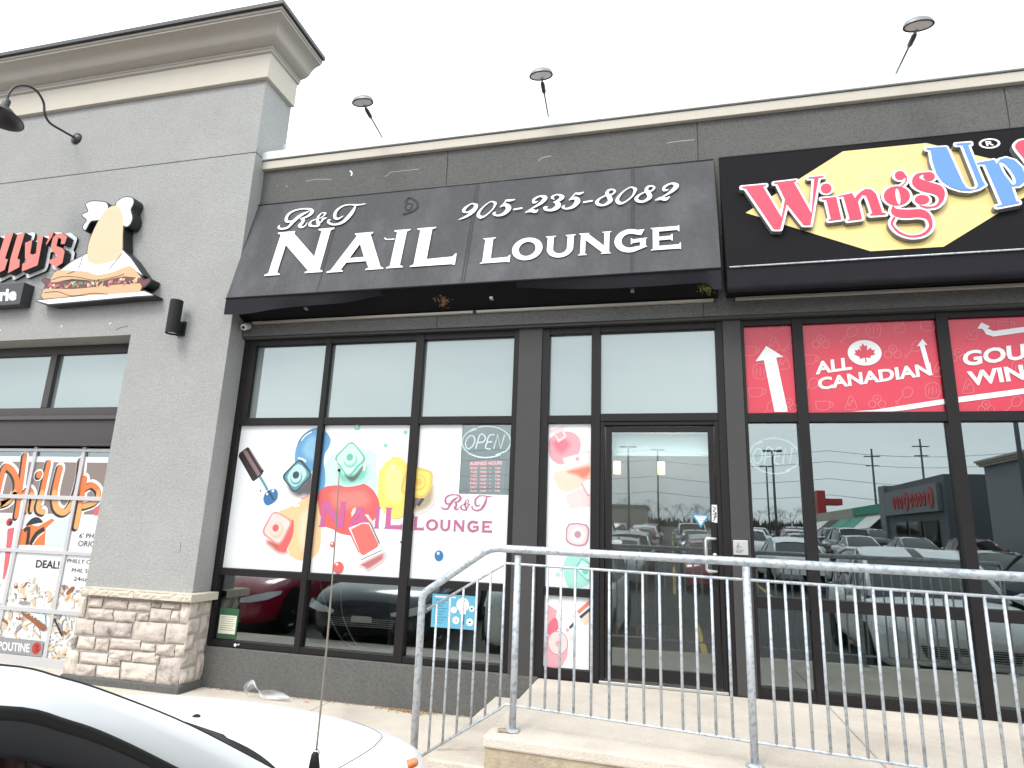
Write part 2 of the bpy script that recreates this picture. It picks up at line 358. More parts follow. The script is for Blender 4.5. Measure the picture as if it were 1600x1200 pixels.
# interior
inter = mat('interior_wall_grey', (.16, .16, .158), .8, var=.05); interd = mat('interior_dark', (.07, .07, .072), .8); infl = mat('interior_floor_tile', (.16, .15, .14), .35, var=.1)
wcl = mat('white_bulkhead', (.84, .89, .86), .6); M['interd'] = interd
o = MB().box(-4.4, 7.6, 5.9, 16.9, .25, .40).build('interior_floor', infl, S)
MB().box(-4.4, 7.6, 5.75, 16.9, 3.52, 3.6).build('interior_ceiling', interd, S)
mb = MB().box(-2.6, 1.3, 9.6, 9.7, .40, 3.5); mb.build('interior_back_wall', inter, S)
mb = MB().box(-2.65, -2.6, 5.95, 9.6, .41, 3.5).box(.62, .70, 5.95, 9.6, .41, 3.5).box(-4.38, 7.6, 16.7, 16.8, .41, 3.5).box(-4.38, -4.3, 5.95, 16.7, .41, 3.5); mb.build('interior_partition', interd, S)
bz0, bz1 = on_y(1030, 713, 5.79).z, 2.50
mb = MB().box(-.53, .345, 5.79, 5.80, bz0 + .02, bz1).box(-.535, .35, 5.78, 5.81, bz0, bz0 + .022); mb.build('roller_blind', wcl, S, bevel=.003)
mb = MB().box(.75, 5.5, 8.2, 8.9, .4, 1.35); mb.build('counter', interd, S)
cs = mat('ceiling_spot', (1, .93, .82), .5, emit=6)
for i, (x, y) in enumerate(((-.1, 8.2), (.0, 9.0), (-.15, 7.4), (-1.3, 8.4), (2.2, 8.5), (3.4, 9.5), (1.2, 10.5), (4.6, 8.0))):
    mb = MB().lathe((x, y, 3.519), (0, 0, -1), [(0, .0), (.07, .0), (.07, .012), (.0, .012)], 14); sp = mb.build('ceiling_spot', cs, S)
    ld = bpy.data.lights.new('spot_light', 'POINT'); ld.energy = 12; ld.color = (1, .94, .86); ld.shadow_soft_size = .07; lo_ = bpy.data.objects.new('spot_light', ld); col.objects.link(lo_); lo_.location = (x, y, 3.38)
for x in (-.725, -.122):
    t = thing('pendant_lamp', 'glowing cylinder pendant lamp %s seen through the glass door' % ('left of the pair' if x < -.5 else 'right of the pair'), 'lamp', (x, 9.0, 2.44), 'pendant lamps inside the door')
    MB().lathe((x, 9, 2.44), (0, 0, 1), [(.0, 0), (.05, 0), (.05, .175), (0, .175)], 18).build('shade', mat('lit_shade', (1, .62, .24), .5, emit=1.5), t, True)
    MB().tube([(x, 9, 2.615), (x, 9, 3.5)], .004, 6).build('cord', M['black'], t)

# ---- windows
def frame_mb(vs, hs, y0=FY, y1=FY + .13):
    mb = MB()
    for (a, b, z0, z1) in vs: mb.box(a, b, y0, y1, z0, z1)
    for (a, b, z0, z1) in hs: mb.box(a, b, y0 + .006, y1 - .006, z0, z1)
    return mb
def pane(x0, x1, z0, z1, par, m='glass', y=GY):
    return MB().box(x0 - .006, x1 + .006, y, y + .006, z0 - .006, z1 + .006).build('pane', M[m], par)
# bay A
WA = frame_mb([(-4.44, -4.375, .42, 3.504), (-3.455, -3.395, .42, 3.504), (-2.45, -2.365, .42, 3.504), (-1.436, -1.386, .42, 3.504)],
              [(-4.375, -3.455, z0, z1) for z0, z1 in ((3.44, 3.503), (2.585, 2.657), (1.078, 1.143), (.421, .475))] +
              [(-3.395, -2.45, z0, z1) for z0, z1 in ((3.44, 3.503), (2.585, 2.657), (1.078, 1.143), (.421, .475))] +
              [(-2.365, -1.436, z0, z1) for z0, z1 in ((3.44, 3.503), (2.585, 2.657), (1.078, 1.143), (.421, .475))] + [(-4.376, -4.296, 2.656, 3.441)]).build('window', M['frame'], S, bevel=.003)
for a, b in ((-4.375, -3.455), (-3.395, -2.45), (-2.365, -1.436)):
    pane(a if a > -4.3 else -4.296, b, 2.657, 3.44, WA, 'glass_top'); pane(a, b, 1.143, 2.585, WA, 'glass_clear'); pane(a, b, .475, 1.078, WA)
# bay B: sidelight, transom
WB = frame_mb([(-1.156, -1.088, .412, 3.504), (-.69, -.608, .412, 3.504), (.412, .476, .412, 3.504)],
              [(-1.088, -.69, z0, z1) for z0, z1 in ((3.44, 3.503), (2.585, 2.657), (1.075, 1.14), (.413, .49))] + [(-.608, .412, 3.44, 3.503), (-.608, .412, 2.60, 2.67)]).build('window', M['frame'], S, bevel=.003)
pane(-1.088, -.69, 2.657, 3.44, WB, 'glass_top'); pane(-1.088, -.69, 1.14, 2.585, WB, 'glass_clear'); pane(-1.088, -.69, .49, 1.075, WB); pane(-.608, .412, 2.67, 3.44, WB, 'glass_top')
# bay C
cx = [(.655, 1.052), (1.137, 2.16), (2.248, 3.28), (3.366, 4.4)]
WC = frame_mb([(.629, .655, .412, 3.504), (1.052, 1.137, .412, 3.504), (2.16, 2.248, .412, 3.504), (3.28, 3.366, .412, 3.504), (4.4, 4.48, .412, 3.504)],
              [(a, b, z0, z1) for a, b in cx for z0, z1 in ((3.448, 3.503), (2.585, 2.664), (1.075, 1.165), (.413, .487))]).build('window', M['frame'], S, bevel=.003)
for a, b in cx: pane(a, b, 2.664, 3.448, WC); pane(a, b, 1.165, 2.585, WC); pane(a, b, .487, 1.075, WC)
MB().box(4.48, 7.6, FY, 5.85, .3, 3.504).build('end_wall', M['dark_stucco'], S)
# door
D = frame_mb([(-.607, -.568, .412, 2.599), (.376, .411, .412, 2.599)], [(-.568, .376, 2.566, 2.598)], FY + .012, FY + .12)
D.box(-.556, -.507, FY + .03, FY + .075, .445, 2.553).box(.322, .368, FY + .03, FY + .075, .445, 2.553).box(-.507, .322, FY + .032, FY + .073, 2.508, 2.552).box(-.507, .322, FY + .032, FY + .073, .446, .545)
D = D.build('door', M['frame'], S, bevel=.002)
MB().box(-.512, .327, 5.70, 5.706, .54, 2.512).build('pane', M['glass_clear'], D)
MB().box(-.606, .41, FY - .02, FY + .14, .4105, .432).build('threshold', M['steel'], D, bevel=.003)
hx, hy = .272, FY - .055
MB().tube([(.352, FY + .03, 1.602), (.345, hy, 1.602), (hx + .01, hy, 1.602), (hx, hy, 1.59), (hx, hy, 1.355), (hx + .01, hy, 1.343), (.345, hy, 1.343), (.352, FY + .03, 1.343)], .0135, 10).build('handle', M['steel'], D, True)
MB().lathe((.345, FY + .03, 1.47), (0, -1, 0), [(.0, .02), (.016, .02), (.018, .012), (.018, 0)], 16).build('lock', M['steel'], D, True)
pd = wallplane(FY + .0285); mb = MB(); z = Zm(820, 750, 4.444)
mb.shape(pd, [uvs(pd, z([(1298, 172), (1335, 173), (1337, 298), (1298, 290)]))], .0005, 0, 0)
for pts in ([(1305, 185), (1325, 200), (1306, 215), (1328, 225)], [(1306, 240), (1330, 232), (1312, 262)], [(1330, 250), (1308, 285)]):
    mb.stroke(pd, [p + (.007,) for p in uvs(pd, z(pts))], h=.0012, m=1, sm=3)
mb.build('sticker', [M['white_letter'], M['black']], D)

# ------------------------------------------------------------------ tall light grey building on the left
G = thing('grey_building', 'tall light grey stucco building with a moulded cornice, stone footed pier and glazed overhead door', 'building', (-6.5, 5.65, 0))
PY, PX = 5.40, -4.44
mb = MB(); mb.box(-5.70, PX, PY, 5.9, .86, 5.632).box(-12.5, -5.70, PY, 5.9, 3.545, 5.632).box(-12.5, -9.3, PY, 5.9, .0, 3.545)
mb.box(-12.5, PX, PY, 5.9, 5.645, 6.58).box(-12.49, PX - .01, PY + .01, 5.89, 5.62, 5.66)
mb.build('wall', M['stucco'], G)
mb = MB().box(-12.5, -4.6, 5.95, 17, -.1, 5.9); mb.build('rear_volume', M['stucco'], G)
e = .05
MB().box(-12.6, PX + e, PY - e, 5.90, 6.575, 6.90).build('frieze', M['cream'], G, bevel=.004)
prof = [(.0, 6.885), (.062, 6.89), (.075, 6.90), (.075, 6.925), (.085, 6.93), (.085, 6.955), (.10, 6.96), (.135, 6.965), (.175, 6.985), (.20, 7.01), (.215, 7.04), (.235, 7.07), (.27, 7.10), (.31, 7.12), (.345, 7.13), (.345, 7.15), (.36, 7.155), (.36, 7.185), (.0, 7.20)]
def cornice(prof, mb):
    rows = []
    for (d, zz) in prof: rows.append([(-12.6, PY - d, zz), (PX + d, PY - d, zz), (PX + d, 5.905, zz)])
    mb.grid(rows)
    mb.add([(r[2]) for r in rows] + [(-12.6, 5.905, prof[-1][1])], [tuple(range(len(rows)))[::-1]])
mb = MB(); cornice(prof, mb); o = mb.build('cornice', M['cornice'], G, smoothf=True)
md = o.modifiers.new('e', 'EDGE_SPLIT'); md.split_angle = R(38)
mb = MB(); cornice([(.33, 7.188), (.395, 7.188), (.395, 7.235), (.30, 7.25), (0, 7.25)], mb); mb.build('roof_flashing', M['flash_dark'], G)
MB().box(-12.5, PX - .05, 5.42, 5.895, 7.2, 7.245).build('roof', M['metal_dark'], G)
# small screws and a scratch on the wall
pw5 = wallplane(PY); mb = MB(); z = Zm(0, 280, 4.8)
for q in ((465, 1105), (828, 1083), (3, 1135)): MB().shape(pw5, [[(u + .012 * math.cos(a), v + .012 * math.sin(a)) for a in [i * .63 for i in range(10)] for u, v in [pw5.px(*z([q])[0])]]], .006, .006).build('wall_screw', M['flash_white'], G)
mb.stroke(pw5, [p + (.006,) for p in uvs(pw5, z([(870, 1132), (915, 1110), (958, 1105)]))], h=.002)
mb.build('scratch', M['metal_dark'], G); mb = MB(); mb.stroke(pw5, [p + (.004,) for p in uvs(pw5, [(283, 848), (281, 864)])], h=.002)
mb.build('scratch', M['metal_dark'], G)
# clerestory window
Yg = 5.68
fr = MB()
fr.box(-9.28, -5.71, Yg, Yg + .1, 3.44, 3.543).box(-9.28, -5.71, Yg, Yg + .1, 2.715, 2.80)
for a, b in ((-7.09, -7.0), (-8.45, -8.36), (-5.78, -5.71), (-9.28, -9.2)): fr.box(a, b, Yg - .005, Yg + .095, 2.8, 3.44)
WG = fr.build('window', M['frame2'], G, bevel=.003)
for a, b in ((-7.0, -5.78), (-8.36, -7.09), (-9.2, -8.45)): pane(a, b, 2.8, 3.44, WG, 'glass_top', Yg + .04)
MB().box(-9.28, -5.71, Yg + .2, Yg + .25, 2.3, 3.54).build('interior_screen', interd, WG)
mb = MB(); prof = [(Yg - .01, 2.714), (Yg - .04, 2.70), (Yg - .05, 2.655), (Yg - .015, 2.64), (Yg - .015, 2.40), (Yg - .045, 2.385), (Yg - .045, 2.355), (Yg + .1, 2.355), (Yg + .1, 2.714)]; n = len(prof)
mb.add([(-9.28, y, zz) for y, zz in prof] + [(-5.71, y, zz) for y, zz in prof], [tuple(range(n)), tuple(range(2 * n - 1, n - 1, -1))] + [(i, i + n, (i + 1) % n + n, (i + 1) % n) for i in range(n)])
mb.build('head_panel', M['frame2'], G)
MB().box(-9.3, -9.27, 5.62, 5.9, 0, 3.545).build('jamb', M['frame2'], G)
# stone foot
pst = wallplane(5.345)
mb = MB().box(-5.69, -4.405, 5.36, 5.9, .115, .862); mb.build('mortar_bed', M['grout'], G)
Z6 = Zm(0, 780, 4.444); Z5 = Zm(0, 980, 2.5)
st = [Z6(q) for q in ([(548, 672), (605, 680), (580, 820), (535, 815)], [(612, 682), (715, 690), (700, 752), (605, 748)], [(725, 692), (885, 705), (880, 765), (720, 758)], [(892, 708), (1048, 715), (1040, 775), (885, 765)], [(1055, 715), (1115, 720), (1108, 755), (1048, 750)], [(1120, 720), (1250, 728), (1240, 765), (1115, 758)], [(1258, 728), (1332, 735), (1300, 865), (1245, 855)],
      [(605, 755), (780, 768), (778, 840), (598, 830)], [(787, 775), (940, 785), (930, 858), (785, 850)], [(1045, 757), (1190, 768), (1175, 852), (1035, 848)], [(960, 795), (1030, 791), (1026, 848), (953, 841)], [(1195, 775), (1250, 778), (1240, 850), (1180, 850)],
      [(530, 825), (650, 840), (640, 940), (515, 932)], [(655, 845), (915, 862), (905, 960), (645, 950)], [(935, 848), (1152, 862), (1135, 1000), (915, 975)], [(1158, 865), (1305, 872), (1290, 1005), (1142, 995)],
      [(545, 950), (660, 958), (645, 1045), (525, 1035)], [(500, 942), (538, 948), (515, 1035), (488, 1030)], [(665, 968), (755, 975), (745, 1058), (655, 1048)], [(770, 965), (975, 980), (965, 1050), (760, 1035)], [(980, 1000), (1075, 1010), (1068, 1060), (970, 1052)], [(1085, 1010), (1210, 1010), (1205, 1095), (1080, 1075)], [(1215, 1012), (1285, 1012), (1270, 1098), (1210, 1100)],
      [(555, 1060), (745, 1075), (735, 1155), (550, 1130)], [(757, 1045), (915, 1055), (905, 1125), (750, 1115)], [(920, 1060), (1075, 1068), (1065, 1140), (912, 1130)], [(490, 1045), (545, 1055), (525, 1230), (445, 1220)], [(1078, 1085), (1105, 1090), (1098, 1145), (1072, 1140)])]
st += [Z5(q) for q in ([(475, 136), (610, 150), (600, 222), (470, 205)], [(625, 122), (712, 115), (692, 232), (606, 225)], [(378, 150), (466, 158), (462, 207), (372, 198)], [(295, 142), (372, 150), (365, 200), (288, 192)], [(262, 88), (305, 92), (288, 194), (240, 186)], [(420, 118), (470, 122), (466, 154), (418, 148)])]
st3 = [MB(), MB(), MB()]; rs = random.Random(11)
def stoneblock(P, rnd, mb):
    """P(s,t,h) maps the unit square and a height to space; a split-faced block"""
    nx, nz = 9, 7; rows = []; ox, oz = rnd.uniform(0, 90), rnd.uniform(0, 90)
    for j in range(nz + 1):
        row = []
        for i in range(nx + 1):
            s, t = i / nx, j / nz; ed = min(s * 5, (1 - s) * 5, t * 3.5, (1 - t) * 3.5, 1)
            h = .021 * (1 - (1 - ed) ** 2) + .022 * (noise.noise(Vector((ox + s * 3.2, oz + t * 2.4, 0)))) * ed + .008 * noise.noise(Vector((ox + s * 9, oz + t * 7, 4))) * ed
            wob = .035 * noise.noise(Vector((ox + s * 3, t * 3, oz)))
            row.append(P(min(1, max(0, s)) + wob * (1 if 0 < t < 1 else .6), t + wob * .8, h))
        rows.append(row)
    mb.grid(rows)
for q in st:
    c = [Vector(p) for p in uvs(pst, q)]; ctr = sum(c, Vector((0, 0))) / 4; c = [ctr + (p - ctr) * .988 for p in c]
    tl, tr, br, bl = c
    stoneblock(lambda s, t, h: pst.p3(*((bl * (1 - s) + br * s) * (1 - t) + (tl * (1 - s) + tr * s) * t), h - .006), rs, st3[rs.choice((0, 0, 1, 2, 2))])
psr = Plane((-4.40, 5.345, 0), (0, 1, 0), (0, 0, 1))
for (y0, y1, z0, z1) in ((.0, .12, .70, .85), (.13, .30, .72, .85), (0, .17, .56, .69), (.18, .30, .50, .71), (0, .12, .42, .55), (.13, .3, .36, .49), (0, .2, .27, .41), (.21, .3, .12, .35), (0, .2, .12, .26)):
    stoneblock(lambda s, t, h: psr.p3(y0 + .004 + (y1 - y0 - .008) * s, z0 + .004 + (z1 - z0 - .008) * t, h - .006), rs, st3[rs.choice((0, 1, 2))])
for b, k in zip(st3, ('stone', 'stone2', 'stone3')): b.build('stone_facing', M[k], G, True)
# cap stones
def rough_cap(x0, x1, y0, y1, z0, z1, mb, end=False):
    nx = 26; rows = []
    for k, (dy, zz) in enumerate(((0, z1), (.004, z1 - .008), (0, (z0 + z1) / 2 + .012), (.004, (z0 + z1) / 2 - .015), (.008, z0 + .004), (.03, z0))):
        rows.append([(x0 + (x1 - x0) * i / nx, y0 + dy + (0 if k in (0,) else .012 * noise.noise(Vector((i * .7 + x0 * 7, k * 1.7, 0)))), zz) for i in range(nx + 1)])
    rows = [[(x0 + (x1 - x0) * i / nx, y1, z1) for i in range(nx + 1)]] + rows + [[(x0 + (x1 - x0) * i / nx, y1, z0) for i in range(nx + 1)]]
    mb.grid(rows, flip=True)
    mb.add([r[0] for r in rows], [tuple(range(len(rows)))]); mb.add([r[-1] for r in rows], [tuple(range(len(rows)))[::-1]])
mb = MB(); rough_cap(-5.62, -4.985, 5.27, 5.64, .848, .918, mb); rough_cap(-4.98, -4.335, 5.27, 5.64, .848, .918, mb); mb.build('cap_stone', M['capstone'], G)
mb = MB(); mb.box(-5.72, -4.37, 5.315, 5.66, .03, .115); mb.build('plinth', M['dark_stucco'], G, bevel=.012)
# overhead door
DR = MB(); dy = 5.70
vb = [(-5.765, -5.712), (-6.40, -6.352), (-7.085, -7.04), (-7.78, -7.735), (-8.47, -8.425), (-9.27, -9.2)]
hb = [(2.295, 2.33), (1.76, 1.805), (1.18, 1.218), (.575, .62), (.035, .14)]
for a, b in vb: DR.box(a, b, dy, dy + .05, .035, 2.35)
for a, b in hb: DR.box(-9.27, -5.712, dy - .006, dy + .044, a, b)
dm = mat('door_aluminium', (.50, .49, .50), .45, .3, var=.05)
DR = DR.build('overhead_door', dm, G, bevel=.003)
MB().box(-9.27, -5.712, dy - .01, dy + .05, .012, .034).build('rubber_seal', M['black'], DR)
MB().box(-9.2, -5.765, dy + .022, dy + .028, .1, 2.32).build('pane', M['glass'], DR)
MB().box(-9.27, -5.712, dy + .3, dy + .35, .0, 2.35).build('interior_screen', interd, DR)
# ------------------------------------------------------------------ lettering and printed films
import numpy as np
def outline(polys, d, res=.006):
    """contours of everything within d of the given groups [outer, holes...]; returns the same kind of groups"""
    allp = [p for g in polys for c in g for p in c]
    x0 = min(p[0] for p in allp) - d - .02; x1 = max(p[0] for p in allp) + d + .02; y0 = min(p[1] for p in allp) - d - .02; y1 = max(p[1] for p in allp) + d + .02
    nx = int((x1 - x0) / res) + 2; ny = int((y1 - y0) / res) + 2
    X, Y = np.meshgrid(x0 + res * np.arange(nx), y0 + res * np.arange(ny)); best = np.full(X.shape, 9.0)
    for g in polys:
        dist = np.full(X.shape, 9.0); ins = np.zeros(X.shape, bool)
        for c in g:
            for i in range(len(c)):
                ax, ay = c[i - 1][:2]; bx, by = c[i][:2]; dx, dy = bx - ax, by - ay; l2 = dx * dx + dy * dy + 1e-12
                t = np.clip(((X - ax) * dx + (Y - ay) * dy) / l2, 0, 1); dist = np.minimum(dist, np.hypot(X - ax - t * dx, Y - ay - t * dy))
                if abs(dy) > 1e-12: ins ^= ((ay > Y) != (by > Y)) & (X < ax + (Y - ay) * dx / dy)
        best = np.minimum(best, np.where(ins, -dist, dist))
    F = best - d; segs = {}
    def ip(i, j, a, b):
        if a == 'h': t = F[j, i] / (F[j, i] - F[j, i + 1]); return (x0 + res * (i + t), y0 + res * j)
        t = F[j, i] / (F[j, i] - F[j + 1, i]); return (x0 + res * i, y0 + res * (j + t))
    P = {}
    T = {1: [('L', 'B')], 2: [('B', 'R')], 3: [('L', 'R')], 4: [('R', 'T')], 5: [('L', 'T'), ('R', 'B')], 6: [('B', 'T')], 7: [('L', 'T')], 8: [('T', 'L')], 9: [('T', 'B')], 10: [('T', 'R'), ('B', 'L')], 11: [('T', 'R')], 12: [('R', 'L')], 13: [('R', 'B')], 14: [('B', 'L')]}
    I = F < 0; nxt = {}
    code = I[:-1, :-1] * 1 + I[:-1, 1:] * 2 + I[1:, 1:] * 4 + I[1:, :-1] * 8
    for j, i in zip(*np.nonzero((code > 0) & (code < 15))):
        j = int(j); i = int(i)
        ed = {'B': (i, j, 'h'), 'T': (i, j + 1, 'h'), 'L': (i, j, 'v'), 'R': (i + 1, j, 'v')}
        for a, b in T[int(code[j, i])]: nxt[ed[a]] = ed[b]
    loops = []
    while nxt:
        k = next(iter(nxt)); lp = []
        while k in nxt: lp.append(ip(k[0], k[1], k[2], 0)); k = nxt.pop(k)
        if len(lp) > 6: loops.append([p for q, p in enumerate(lp) if q % 2 == 0])
    loops.sort(key=lambda c: -abs(area(c)))
    groups = []
    def inside(p, c):
        r = False
        for i in range(len(c)):
            a, b = c[i - 1], c[i]
            if (a[1] > p[1]) != (b[1] > p[1]) and p[0] < a[0] + (p[1] - a[1]) * (b[0] - a[0]) / (b[1] - a[1]): r = not r
        return r
    for c in loops:
        own = [g for g in groups if inside(c[0], g[0]) and not any(inside(c[0], h) for h in g[1:])]
        if own and (area(c) > 0) != (area(own[-1][0]) > 0): own[-1].append(c)
        elif abs(area(c)) > .00005: groups.append([c])
    return groups

def arc(cx, cy, rx, ry, a0, a1, n=14): return [(cx + rx * math.cos(R(a0 + (a1 - a0) * i / n)), cy + ry * math.sin(R(a0 + (a1 - a0) * i / n))) for i in range(n + 1)]
GL = {
 'N': [[(0, 0), (.27, 0), (.27, .025), (.215, .06), (.215, .68), (.745, .055), (.70, .025), (.70, 0), (1, 0), (1, .025), (.945, .06), (.945, .94), (1, .975), (1, 1), (.72, 1), (.72, .975), (.785, .94), (.785, .36), (.31, .93), (.31, .975), (.31, 1), (0, 1), (0, .975), (.06, .94), (.06, .06), (0, .025)]],
 'A': [[(0, 0), (.29, 0), (.29, .025), (.25, .06), (.315, .23), (.665, .23), (.735, .06), (.69, .025), (.69, 0), (1, 0), (1, .025), (.945, .06), (.635, .93), (.67, .975), (.67, 1), (.34, 1), (.34, .975), (.385, .93), (.065, .06), (0, .025)], [(.355, .345), (.61, .345), (.48, .70)]],
 'I': [[(0, 0), (1, 0), (1, .025), (.80, .06), (.80, .94), (1, .975), (1, 1), (0, 1), (0, .975), (.2, .94), (.2, .06), (0, .025)]],
 'L': [[(0, 0), (.92, 0), (.965, -.02), (1, -.02), (1, .26), (.965, .26), (.92, .19), (.35, .17), (.35, .94), (.43, .975), (.43, 1), (0, 1), (0, .975), (.075, .94), (.075, .06), (0, .025)]],
 'O': [arc(.5, .5, .5, .5, 0, 350, 35), arc(.5, .5, .275, .315, 0, 350, 35)],
 'U': [[(0, 1), (.34, 1), (.34, .97), (.275, .94)] + arc(.505, .42, .23, .235, 180, 360, 12) + [(.735, .94), (.67, .97), (.67, 1), (1, 1), (1, .97), (.945, .94)] + arc(.505, .42, .44, .42, 360, 180, 16) + [(.065, .94), (0, .97)]],
 'G': [[(.91, .95), (.81, .70)] + arc(.48, .5, .265, .30, 62, 290, 18) + [(.775, .25), (.775, .41), (.565, .39), (.50, .33), (.50, .62), (.565, .545), (.955, .575), (1.0, .575), (.95, .53), (.95, .24), (1.0, .21)] + arc(.47, .5, .47, .5, 300, 62, 22)],
 'E': [[(0, 0), (.95, .0), (.97, -.02), (1, -.02), (1, .26), (.97, .26), (.94, .185), (.28, .175), (.28, .42), (.66, .43), (.70, .37), (.735, .37), (.735, .66), (.70, .66), (.66, .59), (.28, .58), (.28, .815), (.90, .83), (.93, .76), (.965, .76), (.965, 1.03), (.93, 1.03), (.90, 1), (0, 1), (0, .975), (.07, .94), (.07, .06), (0, .025)]]}
def put(mb, pl, g, pL, pR, pB, pT, h, m=0, px=True, cw=1.0):
    u0, u1, v0, v1 = (pl.px(*pL)[0], pl.px(*pR)[0], pl.px(*pB)[1], pl.px(*pT)[1]) if px else (pL, pR, pB, pT)
    mb.shape(pl, [[(u0 + (u1 - u0) * x, v0 + (v1 - v0) * y) for x, y in c] for c in GL[g]], h, 0, m)

# ---- charcoal awning
AT, AB = 5.068, 3.845; YT, YB = WY - .02, 5.262; AX0, AX1 = -4.435, .452
AP = Plane((0, YB, AB), (1, 0, 0), (0, YT - YB, AT - AB)); ASL = math.hypot(YT - YB, AT - AB)
A = thing('awning', 'weathered charcoal fabric awning with white script and serif lettering and a phone number', 'awning', (-2, 5.5, 3.8))
mb = MB(); rows = []
for j in range(13):
    t = j / 12; row = []
    for i in range(61):
        s = i / 60; rib = 1 - abs(((s * 4.9 + .18) % 1) - .5) * 2
        h = -.010 * math.sin(math.pi * t) * (1 - .5 * (1 - rib)) + .009 * noise.noise(Vector((s * 11, t * 1.6, 3))) * math.sin(math.pi * t) + .003 * noise.noise(Vector((s * 30, t * 5, 6)))
        if s > .93: h += .006 * math.sin((s - .93) * 90 + t * 5) * math.sin(math.pi * t)
        row.append(AP.p3(AX0 + (AX1 - AX0) * s, ASL * t, h))
    rows.append(row)
mb.grid(rows)
mb.build('canvas', M['canvas'], A, True)
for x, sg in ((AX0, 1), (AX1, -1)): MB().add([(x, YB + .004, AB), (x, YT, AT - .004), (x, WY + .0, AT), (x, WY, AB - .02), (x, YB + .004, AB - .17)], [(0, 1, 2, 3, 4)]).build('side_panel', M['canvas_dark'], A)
mb = MB(); rows = [[], [], [], []]
for i in range(81):
    s = i / 80; x = AX0 + (AX1 - AX0) * s
    if s < .46: d = .175 * (1 - (s / .46) ** 1.35) + .012 * math.sin(s * 31)
    elif s < .55: d = .0
    else: q = (s - .55) / .45; d = .115 * math.sin(min(1, q * 1.18) * math.pi * .62) ** 1.2
    if s > .985: d = .19
    d = max(d, .012); back = .10 * (1 - min(1, d / .185)) + .012 * noise.noise(Vector((s * 12, 0, 0)))
    for k, f in enumerate((0, .33, .66, 1)):
        rows[k].append((x, YB + .004 + back * f + .01 * noise.noise(Vector((s * 16, f * 2, 5))) * f, AB - d * f))
mb.grid(rows); mb.grid([rows[3], [(p[0], p[1] + .09, p[2] + .05) for p in rows[3]]])
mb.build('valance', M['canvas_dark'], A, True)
MB().tube([(AX0, YB + .002, AB), (AX1, YB + .002, AB)], .009, 8).build('front_bar', M['canvas_dark'], A, True)
MB().tube([(AX0, YT, AT), (AX1, YT, AT)], .008, 8).build('top_bar', M['flash_dark'], A, True)
mb = MB(); pts = [[((745, 415), (590, 980))], ]
for a, b in (((536, 309), (495, 457)), ((749.5, 285), (724, 443)), ((987, 259), (986, 419)), ((990, 259), (990, 419)), ((745.5, 286), (720, 443))):
    ua, ub = AP.px(*a), AP.px(*b); um = (ua[0] + ub[0]) / 2
    mb.add([AP.p3(um - .0035, .01, .004), AP.p3(um + .0035, .01, .004), AP.p3(um + .0035, ASL - .01, .004), AP.p3(um - .0035, ASL - .01, .004)], [(0, 1, 2, 3)]); mb.build('seam', M['seam'], A); mb = MB()
mb = MB(); z = Zm(340, 200, 3.8095)
ptc = mat('torn_patch', (.035, .034, .038), .9, bump=.6, bscale=60)
for pts, wd in (([(1120, 440), (1140, 415), (1180, 435), (1190, 470), (1160, 495), (1108, 512)], .024), ([(1125, 445), (1118, 480), (1150, 490)], .018), ([(1135, 450), (1160, 455), (1150, 480)], .014)):
    mb.stroke(AP, [p + (wd,) for p in uvs(AP, z(pts))], h=.005, sm=4)
mb.build('torn_patch', ptc, A)
mb = MB(); z = Zm(560, 340, 10); mb.stroke(AP, [p + (.012,) for p in uvs(AP, z([(415, 325), (450, 345), (560, 340)]))], h=.0052, sm=4); mb.build('frayed_thread', M['galv'], A)
# lettering
LH = .0075; mb = MB()
z1 = Zm(405, 310, 9.231); z2 = Zm(560, 340, 10); z3 = Zm(740, 340, 9.412); z4 = Zm(900, 340, 9.412)
def q(z, *p): return [a[:2] for a in z(p)]
put(mb, AP, 'N', *q(z1, (75, 1125), (912, 1077), (180, 1118), (530, 476)), LH)
put(mb, AP, 'A', q(z1, (975, 1070))[0], *q(z2, (392, 808), (240, 818), (60, 245)), LH)
put(mb, AP, 'I', *q(z2, (435, 800), (697, 785), (560, 793), (700, 195)), LH)
put(mb, AP, 'L', *q(z2, (806, 778), (1508, 760), (900, 772), (1060, 165)), LH)
put(mb, AP, 'L', *q(z3, (95, 680), (533, 650), (250, 673), (215, 307)), LH)
put(mb, AP, 'O', *q(z3, (566, 500), (1017, 435), (740, 636), (850, 300)), LH)
put(mb, AP, 'U', *q(z3, (1066, 290), (1503, 255), (1220, 597), (1300, 268)), LH)
put(mb, AP, 'N', *q(z4, (30, 563), (514, 525), (100, 560), (450, 213)), LH)
put(mb, AP, 'G', *q(z4, (566, 370), (1053, 400), (770, 520), (860, 172)), LH)
put(mb, AP, 'E', *q(z4, (1100, 485), (1545, 460), (1250, 480), (1350, 142)), LH)
